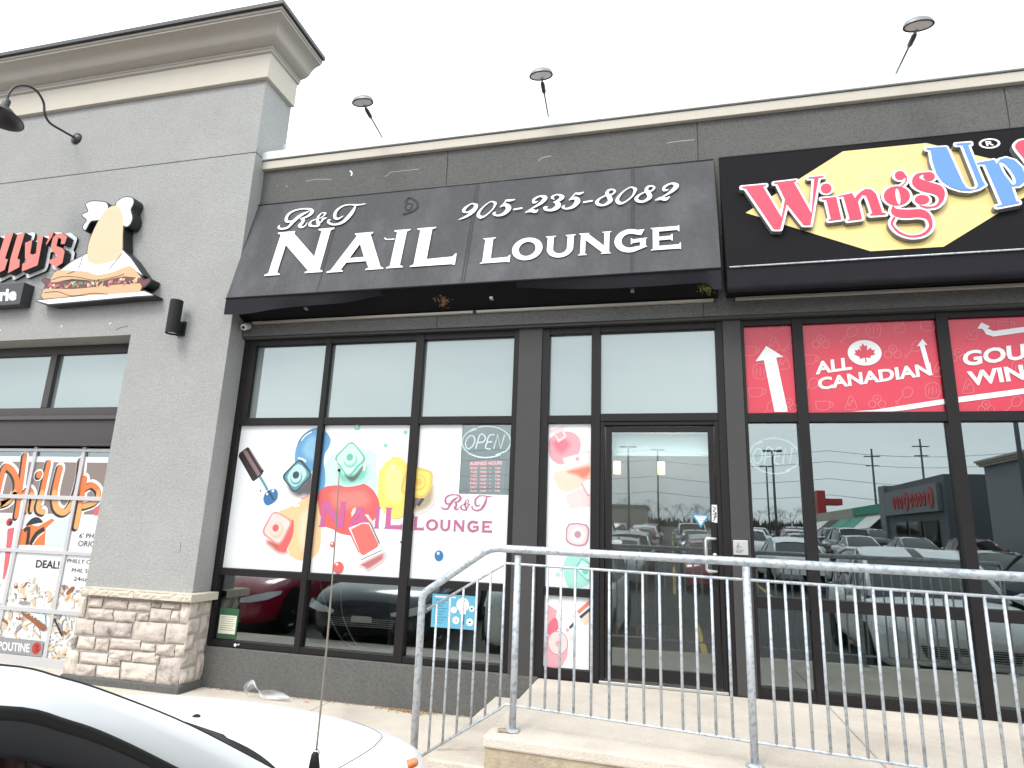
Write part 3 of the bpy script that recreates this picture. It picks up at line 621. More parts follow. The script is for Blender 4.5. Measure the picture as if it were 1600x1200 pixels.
SC = [[(300, 398, 12), (284, 425, 24), (325, 446, 24), (420, 425, 30), (500, 340, 44), (600, 255, 42), (712, 198, 16)],
      [(495, 325, 8), (430, 345, 28), (395, 318, 36), (425, 240, 34), (520, 182, 22), (650, 158, 16), (745, 168, 34), (765, 212, 44), (700, 268, 30), (600, 300, 10)],
      [(600, 300, 8), (640, 312, 34), (630, 355, 38), (590, 400, 42), (625, 424, 24), (670, 400, 14), (700, 355, 6)],
      [(960, 225, 26), (920, 215, 10), (865, 262, 24), (845, 320, 30), (862, 375, 38), (850, 405, 26), (780, 408, 20), (735, 385, 34), (770, 330, 16), (900, 285, 12), (955, 240, 22)],
      [(972, 290, 14), (925, 308, 30), (905, 345, 16), (870, 360, 12)],
      [(1215, 262, 8), (1145, 302, 24), (1098, 280, 34), (1112, 200, 34), (1200, 125, 22), (1300, 100, 14), (1420, 103, 20), (1544, 86, 6)],
      [(1400, 105, 8), (1358, 190, 40), (1280, 290, 48), (1190, 362, 34), (1080, 386, 22), (1010, 360, 26), (1003, 325, 22), (1035, 318, 8)]]
k = .00102; hh = LH + .0015
SCuv = [[AP.px(405 + p[0] / 9.231, 310 + p[1] / 9.231) + (p[2] * k,) for p in s] for s in SC]
for s in SCuv: mb.stroke(AP, s, h=hh); hh += .0002
def digits(z, kk, lst):
    global hh
    for s in lst:
        mb.stroke(AP, [AP.px(a[0], a[1]) + (p[2] * kk,) for p, a in zip(s, z([p[:2] for p in s]))], h=hh); hh += .0002
z5 = Zm(710, 280, 8.889); z6 = Zm(880, 270, 8.421)
digits(z5, .00108, [[(305, 372, 34), (250, 347, 10), (165, 400, 26), (133, 450, 32), (180, 470, 14), (265, 425, 20), (306, 370, 34), (280, 440, 38), (180, 520, 28), (65, 570, 6)],
   [(572, 340, 28), (505, 322, 10), (400, 400, 14), (337, 490, 30), (365, 537, 34), (440, 512, 14), (540, 420, 14), (575, 345, 28)],
   [(715, 303, 12), (770, 305, 26), (842, 292, 8)], [(725, 305, 12), (690, 350, 14), (640, 395, 10)], [(645, 390, 6), (720, 368, 36), (755, 420, 50), (690, 490, 34), (600, 515, 18), (550, 490, 24), (575, 468, 10)],
   [(832, 430, 17), (885, 421, 17), (938, 412, 17)],
   [(1155, 318, 8), (1110, 335, 26), (1108, 292, 24), (1190, 247, 18), (1262, 268, 42), (1215, 335, 34), (1100, 405, 16), (990, 472, 8)], [(990, 470, 8), (1075, 448, 34), (1130, 460, 30), (1165, 432, 6)],
   [(1385, 290, 10), (1362, 262, 26), (1400, 232, 14), (1455, 228, 18), (1498, 262, 42), (1440, 312, 26), (1380, 330, 8)], [(1385, 328, 8), (1438, 350, 44), (1430, 400, 50), (1350, 440, 28), (1272, 432, 26), (1260, 402, 24), (1298, 398, 8)]])
e8 = [(600, 292, 10), (645, 298, 12), (682, 255, 18), (650, 232, 14), (600, 242, 20), (578, 285, 30), (610, 335, 38), (618, 385, 36), (540, 436, 20), (465, 428, 28), (448, 390, 28), (500, 340, 14), (600, 294, 10)]
digits(z6, .00114, [[(165, 278, 10), (210, 287, 26), (270, 266, 8)], [(165, 282, 12), (80, 370, 8)], [(82, 365, 6), (160, 345, 34), (190, 390, 46), (130, 458, 32), (40, 484, 16), (-2, 462, 22), (20, 440, 8)],
   [(275, 398, 16), (328, 389, 16), (380, 380, 16)], e8,
   [(948, 225, 28), (885, 203, 10), (780, 270, 14), (714, 360, 28), (740, 410, 32), (810, 398, 14), (910, 320, 14), (952, 235, 28)],
   [(p[0] + 517, p[1] - 46, p[2]) for p in e8],
   [(1380, 235, 8), (1328, 242, 24), (1335, 198, 22), (1420, 154, 16), (1488, 178, 40), (1445, 242, 32), (1340, 312, 14), (1215, 374, 8)], [(1215, 372, 8), (1290, 350, 34), (1350, 360, 30), (1400, 325, 6)]])
mb.build('lettering', M['white_letter'], A)
mb = MB(); mb.grid([[(AX0 + .01 + (AX1 - AX0 - .02) * i / 20, YB + .012 + (WY - .004 - YB - .012) * t, AB - .004 - .15 * t) for i in range(21)] for t in (0, .5, 1)]); mb.build('added_dark_underside', M['canvas_black'], A)  # added black sheet, stands in for the shade below the charcoal awning
for x in (-3.6, -1.62, -.3): MB().box(x - .015, x + .015, 5.42, 5.55, 3.745, 3.765).box(x - .012, x + .012, 5.43, 5.44, 3.745, 3.80).tube([(x, 5.43, 3.81), (x + .0, 5.54, 3.73)], .009, 6).build('bracket', M['galv'], A)

# ---- black awning with the raised red and blue lettering
BX0, BX1 = .500, 4.75; BB = 3.842
BP = Plane((0, YB, BB), (1, 0, 0), (0, YT - YB, 5.078 - BB)); BSL = math.hypot(YT - YB, 5.078 - BB)
B_ = thing('awning', 'black awning with raised red and blue letters on a yellow polygon', 'awning', (1.8, 5.5, 3.8))
mb = MB(); rows = [[BP.p3(BX0 + (BX1 - BX0) * i / 30, BSL * j / 8, .002 * noise.noise(Vector((i * .4, j * .5, 0)))) for i in range(31)] for j in range(9)]; mb.grid(rows); mb.build('canvas', M['canvas_black'], B_, True)
for x in (BX0, BX1): MB().add([(x, YB + .004, BB), (x, YT, 5.078), (x, WY, 5.078), (x, WY, BB - .04), (x, YB + .03, BB - .19)], [(0, 1, 2, 3, 4)]).build('side_panel', M['canvas_dark'], B_)
mb = MB(); rows = []
for f in (0, .05, .25, .5, .75, 1):
    rows.append([(BX0 + (BX1 - BX0) * i / 60, YB + .004 + .035 * f + .014 * f * noise.noise(Vector((i * .55 + f * 3, f * 1.5, 7))) * (1.8 if i < 8 else 1), BB - .2 * f) for i in range(61)])
rows.append([(p[0], p[1] + .04, p[2] + .004) for p in rows[-1]]); mb.grid(rows); mb.build('valance', M['canvas_dark'], B_, True)
mb = MB(); mb.grid([[(BX0 + .01 + (BX1 - BX0 - .02) * i / 20, YB + .03 + (WY - .004 - YB - .03) * t, BB - .02 - .135 * t) for i in range(21)] for t in (0, .5, 1)]); mb.build('added_dark_underside', M['canvas_black'], B_)  # same kind of added sheet, makes the space below this awning dark
MB().tube([(BX0 + .02, YB - .004, BB + .004), (BX1, YB - .004, BB + .004)], .0075, 8).build('white_piping', M['galv'], B_, True)
MB().tube([(BX0, YT, 5.078), (BX1, YT, 5.078)], .008, 8).build('top_bar', M['flash_dark'], B_, True)
yel = mat('yellow_vinyl', (.66, .505, .19), .5); yel2 = mat('orange_tint_vinyl', (.66, .475, .21), .5)
mb = MB(); mb.shape(BP, [uvs(BP, [(1165, 333), (1317, 237), (1447, 224), (1655, 275), (1474, 386), (1360, 393)])], .004)
c0 = BP.px(1420, 305)
for r, wd in ((.16, .05), (.30, .06)): mb.stroke(BP, [(c0[0] + r * 1.5 * math.cos(R(a)), c0[1] + r * math.sin(R(a)), wd * (1 if a < 300 else .4)) for a in range(20, 330, 15)], h=.0048, m=1, sm=2, cap=False)
mb.build('yellow_polygon', [yel, yel2], B_)
zw = Zm(1145, 270, 8); zu = Zm(1340, 210, 6.154)
def U(z, pts, s=0):
    p = uvs(BP, z(pts)); return smooth(p, s) if s else p
Wl = [[U(zw, [(105, 228), (405, 200), (405, 215), (365, 222), (598, 612), (640, 385), (545, 192), (505, 190), (505, 178), (780, 145), (780, 160), (748, 168), (968, 560), (1003, 122), (930, 126), (930, 113), (1120, 95), (1122, 108), (1056, 117), (955, 705), (870, 705), (662, 440), (582, 755), (500, 755), (155, 246), (105, 242)])]]
il = [[U(zw, [(1150 + 68 * math.cos(R(a)), 250 + 60 * math.sin(R(a))) for a in range(0, 360, 20)])], [U(zw, [(1095, 373), (1275, 358), (1335, 622), (1337, 634), (1180, 654), (1178, 641), (1208, 635), (1150, 390), (1095, 387)])]]
nl = [[U(zw, [(1298, 348), (1470, 310), (1508, 375), (1535, 330)]) + U(zu, [(22, 590), (60, 568), (115, 574), (160, 615), (190, 700), (218, 795), (252, 800), (252, 812), (104, 822), (102, 812), (124, 802), (88, 690), (62, 630), (32, 622)]) + U(zw, [(1560, 385), (1545, 420), (1592, 620), (1592, 632), (1415, 655), (1412, 643), (1443, 637), (1362, 345), (1298, 361)])]]
gl = [[U(zu, [(358 + 125 * math.cos(R(a)), 635 + 92 * math.sin(R(a))) for a in range(0, 360, 15)]), U(zu, [(368 + 22 * math.cos(R(a)) + 12 * math.sin(R(a)), 640 + 80 * math.sin(R(a))) for a in range(0, 360, 20)])],
      [U(zu, [(388 + 50 * math.cos(R(a)), 440 + 42 * math.sin(R(a))) for a in range(0, 360, 20)])], [U(zu, [(432, 432), (450, 445), (455, 490), (430, 525), (405, 545), (392, 545), (430, 510), (442, 480), (436, 455)], 3)],
      [U(zu, [(325, 728), (350, 758), (450, 768), (590, 765), (665, 805), (697, 890), (682, 960), (605, 1018), (480, 1030), (370, 990), (312, 930), (300, 885), (328, 838), (345, 848), (320, 895), (335, 930), (390, 980), (480, 1014), (590, 1000), (655, 945), (660, 895), (630, 852), (560, 838), (440, 845), (350, 832), (305, 795), (308, 750)], 3)]]
sl_ = [[U(zu, [(665 + 56 * math.cos(R(a)), 450 + 42 * math.sin(R(a))) for a in range(0, 360, 20)])], [U(zu, [(598 + 70 * math.cos(R(a)), 672 + 44 * math.sin(R(a))) for a in range(0, 360, 20)])],
       [U(zu, [(690, 416), (620, 412), (540, 430), (503, 485), (520, 545), (600, 590), (690, 610), (745, 640), (755, 690), (715, 732), (640, 738), (565, 722), (600, 745), (650, 755), (740, 740), (800, 680), (814, 600), (775, 540), (690, 512), (600, 482), (570, 462), (590, 435), (640, 422)], 3)]]
red = mat('red_acrylic', (.56, .022, .062), .35); blue = mat('blue_acrylic', (.075, .20, .62), .35); wac = mat('white_acrylic', (.68, .68, .69), .35); gac = mat('grey_acrylic_edge', (.17, .17, .165), .5)
Ul = [[U(zu, [(640, 178), (828, 168), (845, 200), (985, 510), (1020, 560), (1065, 575), (1110, 568), (1132, 540), (1122, 500), (982, 148), (925, 152), (922, 138), (1062, 127), (1064, 142), (1036, 150), (1060, 215), (1175, 495), (1198, 530), (1140, 568), (1050, 590), (960, 582), (870, 552), (790, 500), (735, 420), (698, 310), (680, 196), (640, 192)])]]
ppl = [[U(zu, [(1120, 322), (1283, 293), (1308, 332), (1340, 290), (1400, 273), (1480, 298), (1548, 365), (1580, 440), (1572, 505), (1520, 542), (1448, 548), (1495, 690), (1522, 694), (1522, 706), (1310, 747), (1308, 735), (1362, 724), (1195, 333), (1122, 336)]), U(zu, [(1330, 322), (1372, 322), (1430, 378), (1480, 455), (1490, 515), (1458, 532), (1415, 480), (1368, 415)], 3)]]
xl = [[U(zu, [(1485, 150), (1540, 108), (1620, 115), (1675, 180), (1700, 300), (1700, 420), (1660, 420), (1580, 300), (1500, 200)], 3)], [U(zu, [(1720 + 52 * math.cos(R(a)), 500 + 44 * math.sin(R(a))) for a in range(0, 360, 20)])]]
HT = .05; mb = MB()
for grp in (Wl, il, nl, gl + sl_, Ul, ppl, xl):
    for g in outline(grp, .020, .005): mb.shape(BP, g, HT, HT - .006, 0, 1)
    HT += .0006
mb.build('letter_body', [wac, gac], B_)
mb = MB()
for grp, m in ((Wl, 0), (il, 0), (nl, 0), (gl, 0), (sl_, 0), (Ul, 1), (ppl, 1), (xl, 0)):
    for g in grp: mb.shape(BP, g, HT + .002, 0, m); HT += .00015
mb.build('letter_face', [red, blue], B_)
mb = MB(); ce = BP.px(*[a for a in zu([(1265, 92)])[0]]); mb.shape(BP, [ellipse(*ce, .078, .058, 32), ellipse(*ce, .060, .042, 32)[::-1]], .006)
text_mb(mb, BP, 'R', (ce[0] - .026, ce[1] - .026), (ce[0] + .03, ce[1] - .026), (ce[0] - .026, ce[1] + .028), .0065, 0, .03, px=False)
mb.build('registered_mark', M['white_letter'], B_)

# ---- white graphic films on the salon window
def C(r, g, b, n, ro=.4, k=.66): return mat(n, tuple(k * ((c / 255) / 12.92 if c / 255 <= .04045 else ((c / 255 + .055) / 1.055) ** 2.4) for c in (r, g, b)), ro, var=.05, vscale=4)
PF = wallplane(GY - .0035)
fm = [M['white'], C(105, 170, 215, 'ink_sky_blue'), C(42, 30, 32, 'ink_brown_black'), C(150, 120, 118, 'ink_mauve_brown'), C(95, 165, 170, 'ink_teal'), C(55, 125, 180, 'ink_blue'),  # 0-5
      C(200, 236, 240, 'ink_pale_aqua'), C(60, 80, 88, 'ink_slate'), C(250, 212, 160, 'ink_peach'), C(236, 106, 104, 'ink_coral_red'), C(240, 120, 112, 'ink_coral'),  # 6-10
      C(218, 246, 243, 'ink_mint_haze'), C(150, 225, 200, 'ink_mint'), C(110, 205, 170, 'ink_green'), C(250, 234, 118, 'ink_yellow'), C(248, 205, 105, 'ink_gold'),  # 11-15
      C(222, 210, 190, 'ink_tan_shadow'), C(215, 105, 165, 'ink_magenta'), C(200, 110, 150, 'ink_rose'), C(240, 160, 150, 'ink_salmon'), C(120, 110, 110, 'ink_grey'), C(252, 225, 222, 'ink_blush')]  # 16-21
mb = MB(); H = [0.0]
def sh(z, pts, m, s=0, hol=None, pl=None):
    H[0] += .00004; pl = pl or PF; p = uvs(pl, z(pts)); p = smooth(p, s) if s else p
    mb.shape(pl, [p], H[0], 0, m)
def ln(z, pts, wd, m, s=4, pl=None):
    H[0] += .00004; pl = pl or PF; mb.stroke(pl, [p + (wd,) for p in uvs(pl, z(pts))], h=H[0], m=m, sm=s, cap=False)
def ci(z, x, y, r, m, ry=None, pl=None):
    H[0] += .00004; pl = pl or PF; c = pl.px(*z([(x, y)])[0]); e = pl.px(*z([(x + r, y)])[0]); rr = abs(e[0] - c[0]); mb.shape(pl, [ellipse(c[0], c[1], rr, rr * ((ry or r) / r), 28)], H[0], 0, m)
def rc(x0, x1, z0, z1, m, pl=None):
    H[0] += .00004; mb.shape(pl or PF, [[(x0, z0), (x1, z0), (x1, z1), (x0, z1)]], H[0], 0, m)
def nest(z, pts, c0, c1, d0, d1, n=6, s=3, pl=None):
    # printed soft tone: nested outlines running from ink c0 (outer) to ink c1 (inner)
    pl = pl or PF; base = smooth(uvs(pl, z(pts)), s) if s else uvs(pl, z(pts))
    for i in range(n):
        f = i / (n - 1); c = tuple(round(a + (b - a) * f) for a, b in zip(c0, c1)); nm = 'ink_%d_%d_%d' % c
        m_ = bpy.data.materials.get(nm) or C(*c, nm)
        if m_ not in fm: fm.append(m_)
        H[0] += .00004; mb.shape(pl, [grow(base, d0 + (d1 - d0) * f)], H[0], 0, fm.index(m_))
rc(-4.372, -3.458, 1.146, 2.582, 0); rc(-3.392, -2.453, 1.146, 2.582, 0)
Z6_ = Zm(620, 655, 8.274); nu = uvs(PF, Z6_([(850, 60), (806, 970), (1455, 975)]))
u_ = (nu[0][0] + nu[1][0]) / 2; v_ = (nu[1][1] + nu[2][1]) / 2
mb.shape(PF, [[(-2.362, 1.146), (-1.439, 1.146), (-1.439, v_), (u_, v_), (u_, 2.582), (-2.362, 2.582)]], .0, 0, 0)
NOTCH = (u_, -1.439, v_, 2.582)
zA = Zm(350, 655, 8.888); zB = Zm(490, 655, 8.888); zC = Zm(340, 770, 8.421); zD = Zm(480, 770, 8.571)
sh(zB, [(160, 620), (300, 480), (560, 380), (740, 430), (865, 480), (875, 700), (880, 1010), (600, 1000), (160, 1000)], 11, 3)
sh(zA, [(1290, 128), (1405, 165), (1482, 280), (1455, 390), (1402, 480), (1385, 600), (1400, 700), (1408, 850), (1385, 960), (1300, 1110), (1180, 1110), (1150, 700), (1000, 610), (985, 500), (1010, 370), (1070, 250), (1180, 155)], 1, 4)
nest(zA, [(1060, 420), (1150, 250), (1260, 200), (1330, 260), (1330, 480), (1280, 620), (1120, 560)], (105, 170, 215), (150, 202, 232), .01, -.05, 6); ln(zA, [(1030, 330), (1100, 230), (1200, 160), (1290, 128), (1400, 160)], .008, 7); ln(zA, [(1075, 300), (1130, 230), (1220, 175)], .012, 0)
sh(zA, [(215, 470), (325, 388), (350, 400), (555, 720), (520, 780), (415, 862), (390, 850), (200, 515)], 2); sh(zA, [(262, 450), (310, 425), (510, 760), (468, 795)], 3); ln(zA, [(355, 420), (530, 700)], .014, 3, 1)
ln(zA, [(497, 795), (560, 900), (605, 985)], .028, 4); sh(zA, [(610, 1000), (690, 965), (745, 1005), (738, 1110), (660, 1180), (590, 1195), (548, 1130), (560, 1050)], 5, 4); ln(zA, [(610, 990), (650, 1050), (690, 1120)], .022, 7); ci(zA, 600, 1040, 14, 0); ci(zA, 680, 995, 18, 0); ci(zA, 508, 993, 12, 20)
nest(zA, [(900, 900), (1000, 1000), (1210, 790), (1200, 1030), (1110, 1040), (1030, 1060), (940, 1000)], (246, 240, 234), (105, 100, 104), .035, -.015, 8)
sh(zA, [(1035, 565), (1110, 600), (1218, 765), (1130, 880), (995, 1015), (900, 930), (815, 800), (900, 690)], 7, 3); sh(zA, [(1032, 592), (1100, 640), (1192, 765), (1110, 870), (992, 988), (910, 910), (845, 800), (930, 690)], 4, 3); sh(zA, [(1030, 620), (1150, 765), (990, 940), (880, 800)], 6, 3)
ci(zA, 1005, 815, 82, 4); ci(zA, 1000, 800, 72, 6); ci(zA, 1000, 775, 46, 7); ln(zA, [(1030, 540), (1090, 555), (1140, 590)], .02, 0)
sh(zC, [(1200, 40), (1130, 85), (1030, 150), (900, 210), (800, 260), (740, 500), (800, 690), (880, 775), (960, 830), (1040, 880), (1130, 890), (1230, 868), (1310, 800), (1352, 690), (1362, 500), (1345, 280), (1318, 100), (1260, 20)], 8, 4)
nest(zC, [(660, 640), (820, 680), (900, 775), (800, 770), (710, 700)], (250, 238, 232), (205, 105, 95), .03, -.012, 8); sh(zC, [(960, 380), (1003, 385), (990, 560), (930, 700), (880, 783), (800, 690)], 9, 3)
sh(zC, [(740, 250), (860, 290), (975, 372), (930, 500), (822, 680), (700, 620), (592, 525), (650, 380)], 19, 3); sh(zC, [(742, 272), (855, 310), (950, 385), (905, 500), (812, 655), (700, 595), (618, 515), (670, 390)], 21, 3)
ci(zC, 780, 490, 92, 8); ci(zC, 770, 475, 72, 21); ci(zC, 765, 462, 42, 9); nest(zC, [(1060, 300), (1180, 180), (1290, 260), (1290, 600), (1200, 780), (1080, 760), (1040, 560)], (250, 212, 160), (253, 232, 196), .01, -.05, 6); ln(zC, [(1010, 180), (1080, 160)], .02, 0, 1); ln(zC, [(1100, 80), (1200, 40)], .016, 19, 1)
rp = zB([(150, 945), (330, 918), (500, 915), (640, 892), (740, 915), (840, 1000), (895, 1100)]) + zD([(962, 100), (965, 210), (900, 350), (780, 500), (660, 570), (560, 568), (430, 540), (340, 485), (230, 440), (175, 300), (150, 150), (140, 30)])
H[0] += .00004; mb.shape(PF, [smooth(uvs(PF, rp), 3)], H[0], 0, 9)
nest(zB, [(230, 990), (500, 960), (690, 950), (820, 1080), (760, 1230), (500, 1290), (250, 1230)], (236, 108, 106), (246, 140, 130), .015, -.06, 8)
nest(zB, [(330, 640), (480, 800), (720, 640), (750, 740), (690, 850), (500, 895), (380, 860)], (214, 246, 240), (130, 215, 190), .03, -.03, 8); nest(zB, [(440, 775), (560, 790), (690, 650), (680, 700), (600, 830), (520, 865)], (130, 210, 188), (95, 105, 100), .012, -.012, 6)
sh(zB, [(525, 315), (620, 400), (718, 545), (620, 670), (490, 800), (380, 680), (300, 545), (400, 420)], 13, 3); sh(zB, [(525, 338), (610, 415), (692, 548), (600, 650), (485, 770), (390, 660), (325, 548), (420, 430)], 11, 3)
ci(zB, 515, 575, 95, 12); ci(zB, 508, 545, 80, 11); ci(zB, 505, 528, 46, 13); sh(zB, [(310, 570), (335, 600), (335, 700), (305, 690)], 21); sh(zB, [(700, 600), (740, 580), (715, 720), (680, 715)], 21)
ci(zB, 607, 112, 40, 12); ci(zB, 600, 100, 22, 0); ci(zB, 1275, 182, 26, 12); ci(zB, 1000, 360, 26, 12)
yp = zB([(915, 690), (1000, 565), (1110, 520), (1220, 545), (1310, 640), (1400, 800), (1400, 1190)]) + zD([(1300, 300), (1210, 345), (1110, 335), (1020, 250), (965, 130)]) + zB([(895, 1020)])
H[0] += .00004; mb.shape(PF, [smooth(uvs(PF, yp), 3)], H[0], 0, 14); nest(zB, [(960, 760), (1110, 600), (1250, 700), (1280, 900), (1250, 1150), (1000, 1150)], (250, 234, 118), (253, 244, 160), .01, -.05, 6); ln(zB, [(925, 690), (1000, 590), (1080, 545)], .02, 0); ci(zB, 1100, 670, 25, 0)
nest(Z6_, [(445, 860), (455, 1000), (405, 1110), (300, 1165), (225, 1160), (280, 1100), (350, 1000)], (248, 244, 238), (190, 170, 140), .04, -.012, 8); sh(Z6_, [(210, 1010), (330, 1015), (270, 1110), (205, 1180)], 3); ln(Z6_, [(345, 1020), (275, 1120)], .03, 7, 1)
sh(Z6_, [(250, 622), (400, 655), (462, 705), (450, 880), (350, 1018), (190, 1000), (60, 940), (80, 780), (140, 660)], 15, 3); sh(Z6_, [(250, 650), (380, 680), (430, 720), (415, 880), (335, 985), (190, 970), (90, 920), (120, 760), (170, 670)], 14, 3)
ci(Z6_, 285, 820, 95, 15); ci(Z6_, 285, 815, 78, 14); ci(Z6_, 285, 808, 44, 15)
# magenta lettering and loose drops on the film
for g, z, x0, x1, y0, y1 in (('N', zD, 150, 505, 460, 115), ('A', zD, 545, 835, 470, 195), ('I', zD, 888, 968, 475, 190), ('L', zD, 1025, 1268, 483, 200)):
    H[0] += .00004; put(mb, PF, g, *[a[:2] for a in z([(x0, y0), (x1, y0), ((x0 + x1) / 2, y0), ((x0 + x1) / 2, y1)])], H[0], 17)
Z7_ = Zm(620, 780, 8.421)
for g, x0, x1, y0, y1 in (('L', 218, 360, 405, 228), ('O', 385, 545, 412, 262), ('U', 565, 710, 420, 270), ('N', 742, 895, 425, 275), ('G', 928, 1085, 435, 280), ('E', 1115, 1255, 437, 285)):
    H[0] += .00004; put(mb, PF, g, *[a[:2] for a in Z7_([(x0, (y0 + y1) / 2), (x1, (y0 + y1) / 2), ((x0 + x1) / 2, y0), ((x0 + x1) / 2, y1)])], H[0], 18)
us = [p for s in SCuv for p in s]; a0, a1, b0, b1 = min(p[0] for p in us), max(p[0] for p in us), min(p[1] for p in us), max(p[1] for p in us)
w0 = uvs(PF, Z6_([(582, 1165), (1235, 1165), (900, 978)]))
for s in SCuv:
    H[0] += .00004; f = (w0[1][0] - w0[0][0]) / (a1 - a0)
    mb.stroke(PF, [(w0[0][0] + (p[0] - a0) * f, w0[0][1] + (p[1] - b0) / (b1 - b0) * (w0[2][1] - w0[0][1]), p[2] * f * .95) for p in s], h=H[0], m=18, cap=False)
sh(zD, [(560, 470), (740, 400), (830, 400), (880, 480), (1010, 760), (1005, 800), (740, 950), (690, 860)], 0); sh(zD, [(565, 490), (600, 560), (710, 800), (690, 800), (570, 540)], 9)
sh(zD, [(590, 490), (740, 410), (830, 420), (960, 690), (940, 730), (760, 838), (720, 820)], 10); ln(zD, [(845, 400), (970, 680)], .012, 20, 1); sh(zD, [(735, 955), (1010, 815), (1030, 850), (1020, 910), (830, 1035), (790, 1030), (750, 990)], 0, 3); nest(zD, [(740, 955), (1005, 820), (1018, 850), (1000, 900), (830, 1010), (790, 1005), (755, 975)], (250, 240, 238), (200, 118, 118), .02, -.012, 8)
ln(zD, [(720, 900), (1000, 770)], .008, 20, 1)
sh(zD, [(590, 270), (620, 210), (660, 195), (650, 260), (600, 330)], 21); sh(zD, [(770, 290), (820, 290), (850, 340), (885, 380), (880, 440), (840, 380)], 21)
ci(zD, 342, 692, 34, 9); ci(zD, 335, 680, 12, 0); ci(zD, 420, 1000, 70, 9); ci(zD, 402, 955, 16, 0); ci(Z7_, 556, 742, 58, 5, 64); ci(Z7_, 548, 712, 18, 0); ci(zD, 1262, 660, 14, 7)
mb.build('window_film', fm, WA)
# sidelight films
mb = MB(); rc(-1.085, -.693, 1.143, 2.582, 0); rc(-1.085, -.693, .494, 1.072, 0)
zV = Zm(845, 655, 4.706); zW = Zm(820, 750, 4.444)
sh(zV, [(70, 140), (180, 90), (270, 120), (295, 200), (255, 290), (150, 335), (75, 290), (60, 220)], 19, 3); nest(zV, [(90, 160), (190, 140), (220, 200), (150, 260), (100, 220)], (246, 178, 188), (236, 130, 150), .02, -.03, 7)
sh(zV, [(66, 80), (170, 45), (180, 60), (70, 105)], 21); sh(zV, [(92, 100), (165, 68), (192, 130), (130, 172)], 21); sh(zV, [(110, 112), (155, 90), (172, 125), (135, 148)], 19)
sh(zV, [(100, 400), (190, 370), (360, 380), (368, 440), (300, 490), (240, 525), (160, 530), (110, 470)], 8, 3); nest(zV, [(195, 385), (355, 345), (358, 410), (310, 440), (265, 412)], (252, 222, 200), (240, 140, 115), .015, -.02, 7); sh(zV, [(158, 285), (364, 232), (364, 330), (190, 378)], 21); sh(zV, [(172, 292), (358, 246), (358, 318), (195, 362)], 0); ci(zV, 270, 292, 16, 19)
sh(zV, [(185, 560), (360, 500), (364, 640), (290, 640), (225, 655)], 21, 2); sh(zV, [(295, 475), (330, 440), (364, 430), (364, 560), (345, 570)], 19); sh(zV, [(305, 470), (335, 445), (364, 440), (364, 550), (350, 552)], 0)
sh(zV, [(205, 768), (340, 775), (355, 850), (335, 925), (260, 935), (192, 905), (185, 850)], 18, 2); sh(zV, [(212, 778), (330, 785), (344, 850), (325, 912), (262, 922), (202, 895), (196, 850)], 21, 2); ci(zV, 272, 850, 52, 0); ci(zV, 272, 848, 26, 18)
sh(zV, [(200, 1000), (290, 985), (364, 1060), (364, 1195), (290, 1240), (200, 1230), (165, 1100)], 12, 3); sh(zV, [(300, 1020), (364, 1060), (364, 1190), (345, 1195), (245, 1100)], 13, 1); sh(zV, [(305, 1035), (358, 1070), (358, 1175), (345, 1178), (262, 1100)], 11, 1); ci(zV, 328, 1118, 24, 13); ci(zV, 125, 1142, 16, 12)
sh(zW, [(158, 862), (225, 905), (215, 960), (160, 1010), (146, 980)], 19, 1); sh(zW, [(215, 950), (235, 1030), (170, 1085), (158, 1010)], 9, 2); sh(zW, [(150, 1080), (300, 1150), (260, 1290), (148, 1290)], 19, 2)
ci(zW, 230, 1130, 72, 18, 78); ci(zW, 230, 1130, 66, 21, 72); ci(zW, 230, 1135, 18, 19)
ln(zW, [(455, 845), (370, 920)], .03, 10, 1); ln(zW, [(458, 895), (385, 955)], .026, 7, 1); ln(zW, [(462, 935), (400, 990)], .06, 8, 1); ln(zW, [(350, 985), (312, 1028)], .02, 7, 1); ci(zW, 297, 1040, 12, 19); ci(zW, 325, 1100, 16, 21)
fb = list(fm)
for i_, c_ in ((19, (246, 178, 188)), (9, (236, 120, 140)), (10, (242, 145, 125)), (8, (252, 226, 204)), (18, (206, 150, 172)), (12, (176, 232, 220)), (13, (125, 215, 192))): fb[i_] = C(*c_, 'soft_ink_%d' % i_)
mb.build('window_film', fb, WB)
# red films over the restaurant
rm = [C(232, 62, 86, 'red_film', .3), M['white_letter'], C(240, 118, 130, 'pink_line_ink')]
mb = MB(); PFc = wallplane(GY - .0035)
for a, b in cx: rc(a + .003, b - .003, 2.667, 3.445, 0)
zR = Zm(1140, 480, 3.478); rs = random.Random(5)
def icon(kind, x, y, s=1):
    L_ = lambda pts: ln(zR, [(x + a * s, y + b * s) for a, b in pts], .0075, 2, 4)
    circ = lambda cx_, cy_, r: L_([(cx_ + r * math.cos(R(t)), cy_ + r * math.sin(R(t))) for t in range(0, 361, 45)])
    if kind == 0: circ(0, 0, 22); circ(-26, 28, 20); circ(26, 28, 20); circ(0, 0, 6)
    elif kind == 1: L_([(-40, 45), (-12, 12), (-10, -15), (15, -35), (42, -20), (35, 10), (10, 22), (-8, 18)]); L_([(-40, 45), (-50, 40), (-45, 55), (-32, 52)])
    elif kind == 2: L_([(-42, -18), (42, -18)]); L_([(-40, -18), (-28, 25), (28, 25), (40, -18)]); L_([(38, -10), (56, -8), (48, 14), (34, 14)])
    elif kind == 3: L_([(-30, 40), (0, -40), (34, 30), (-30, 40)]); circ(-5, 10, 7); circ(8, -8, 5)
    elif kind == 4: L_([(-35, 30), (-38, -20), (-10, -42), (25, -38), (40, -5), (30, 35), (-5, 42), (-35, 30)]); L_([(-20, 20), (-18, -15)]); L_([(0, 25), (2, -25)]); L_([(20, 18), (22, -15)])
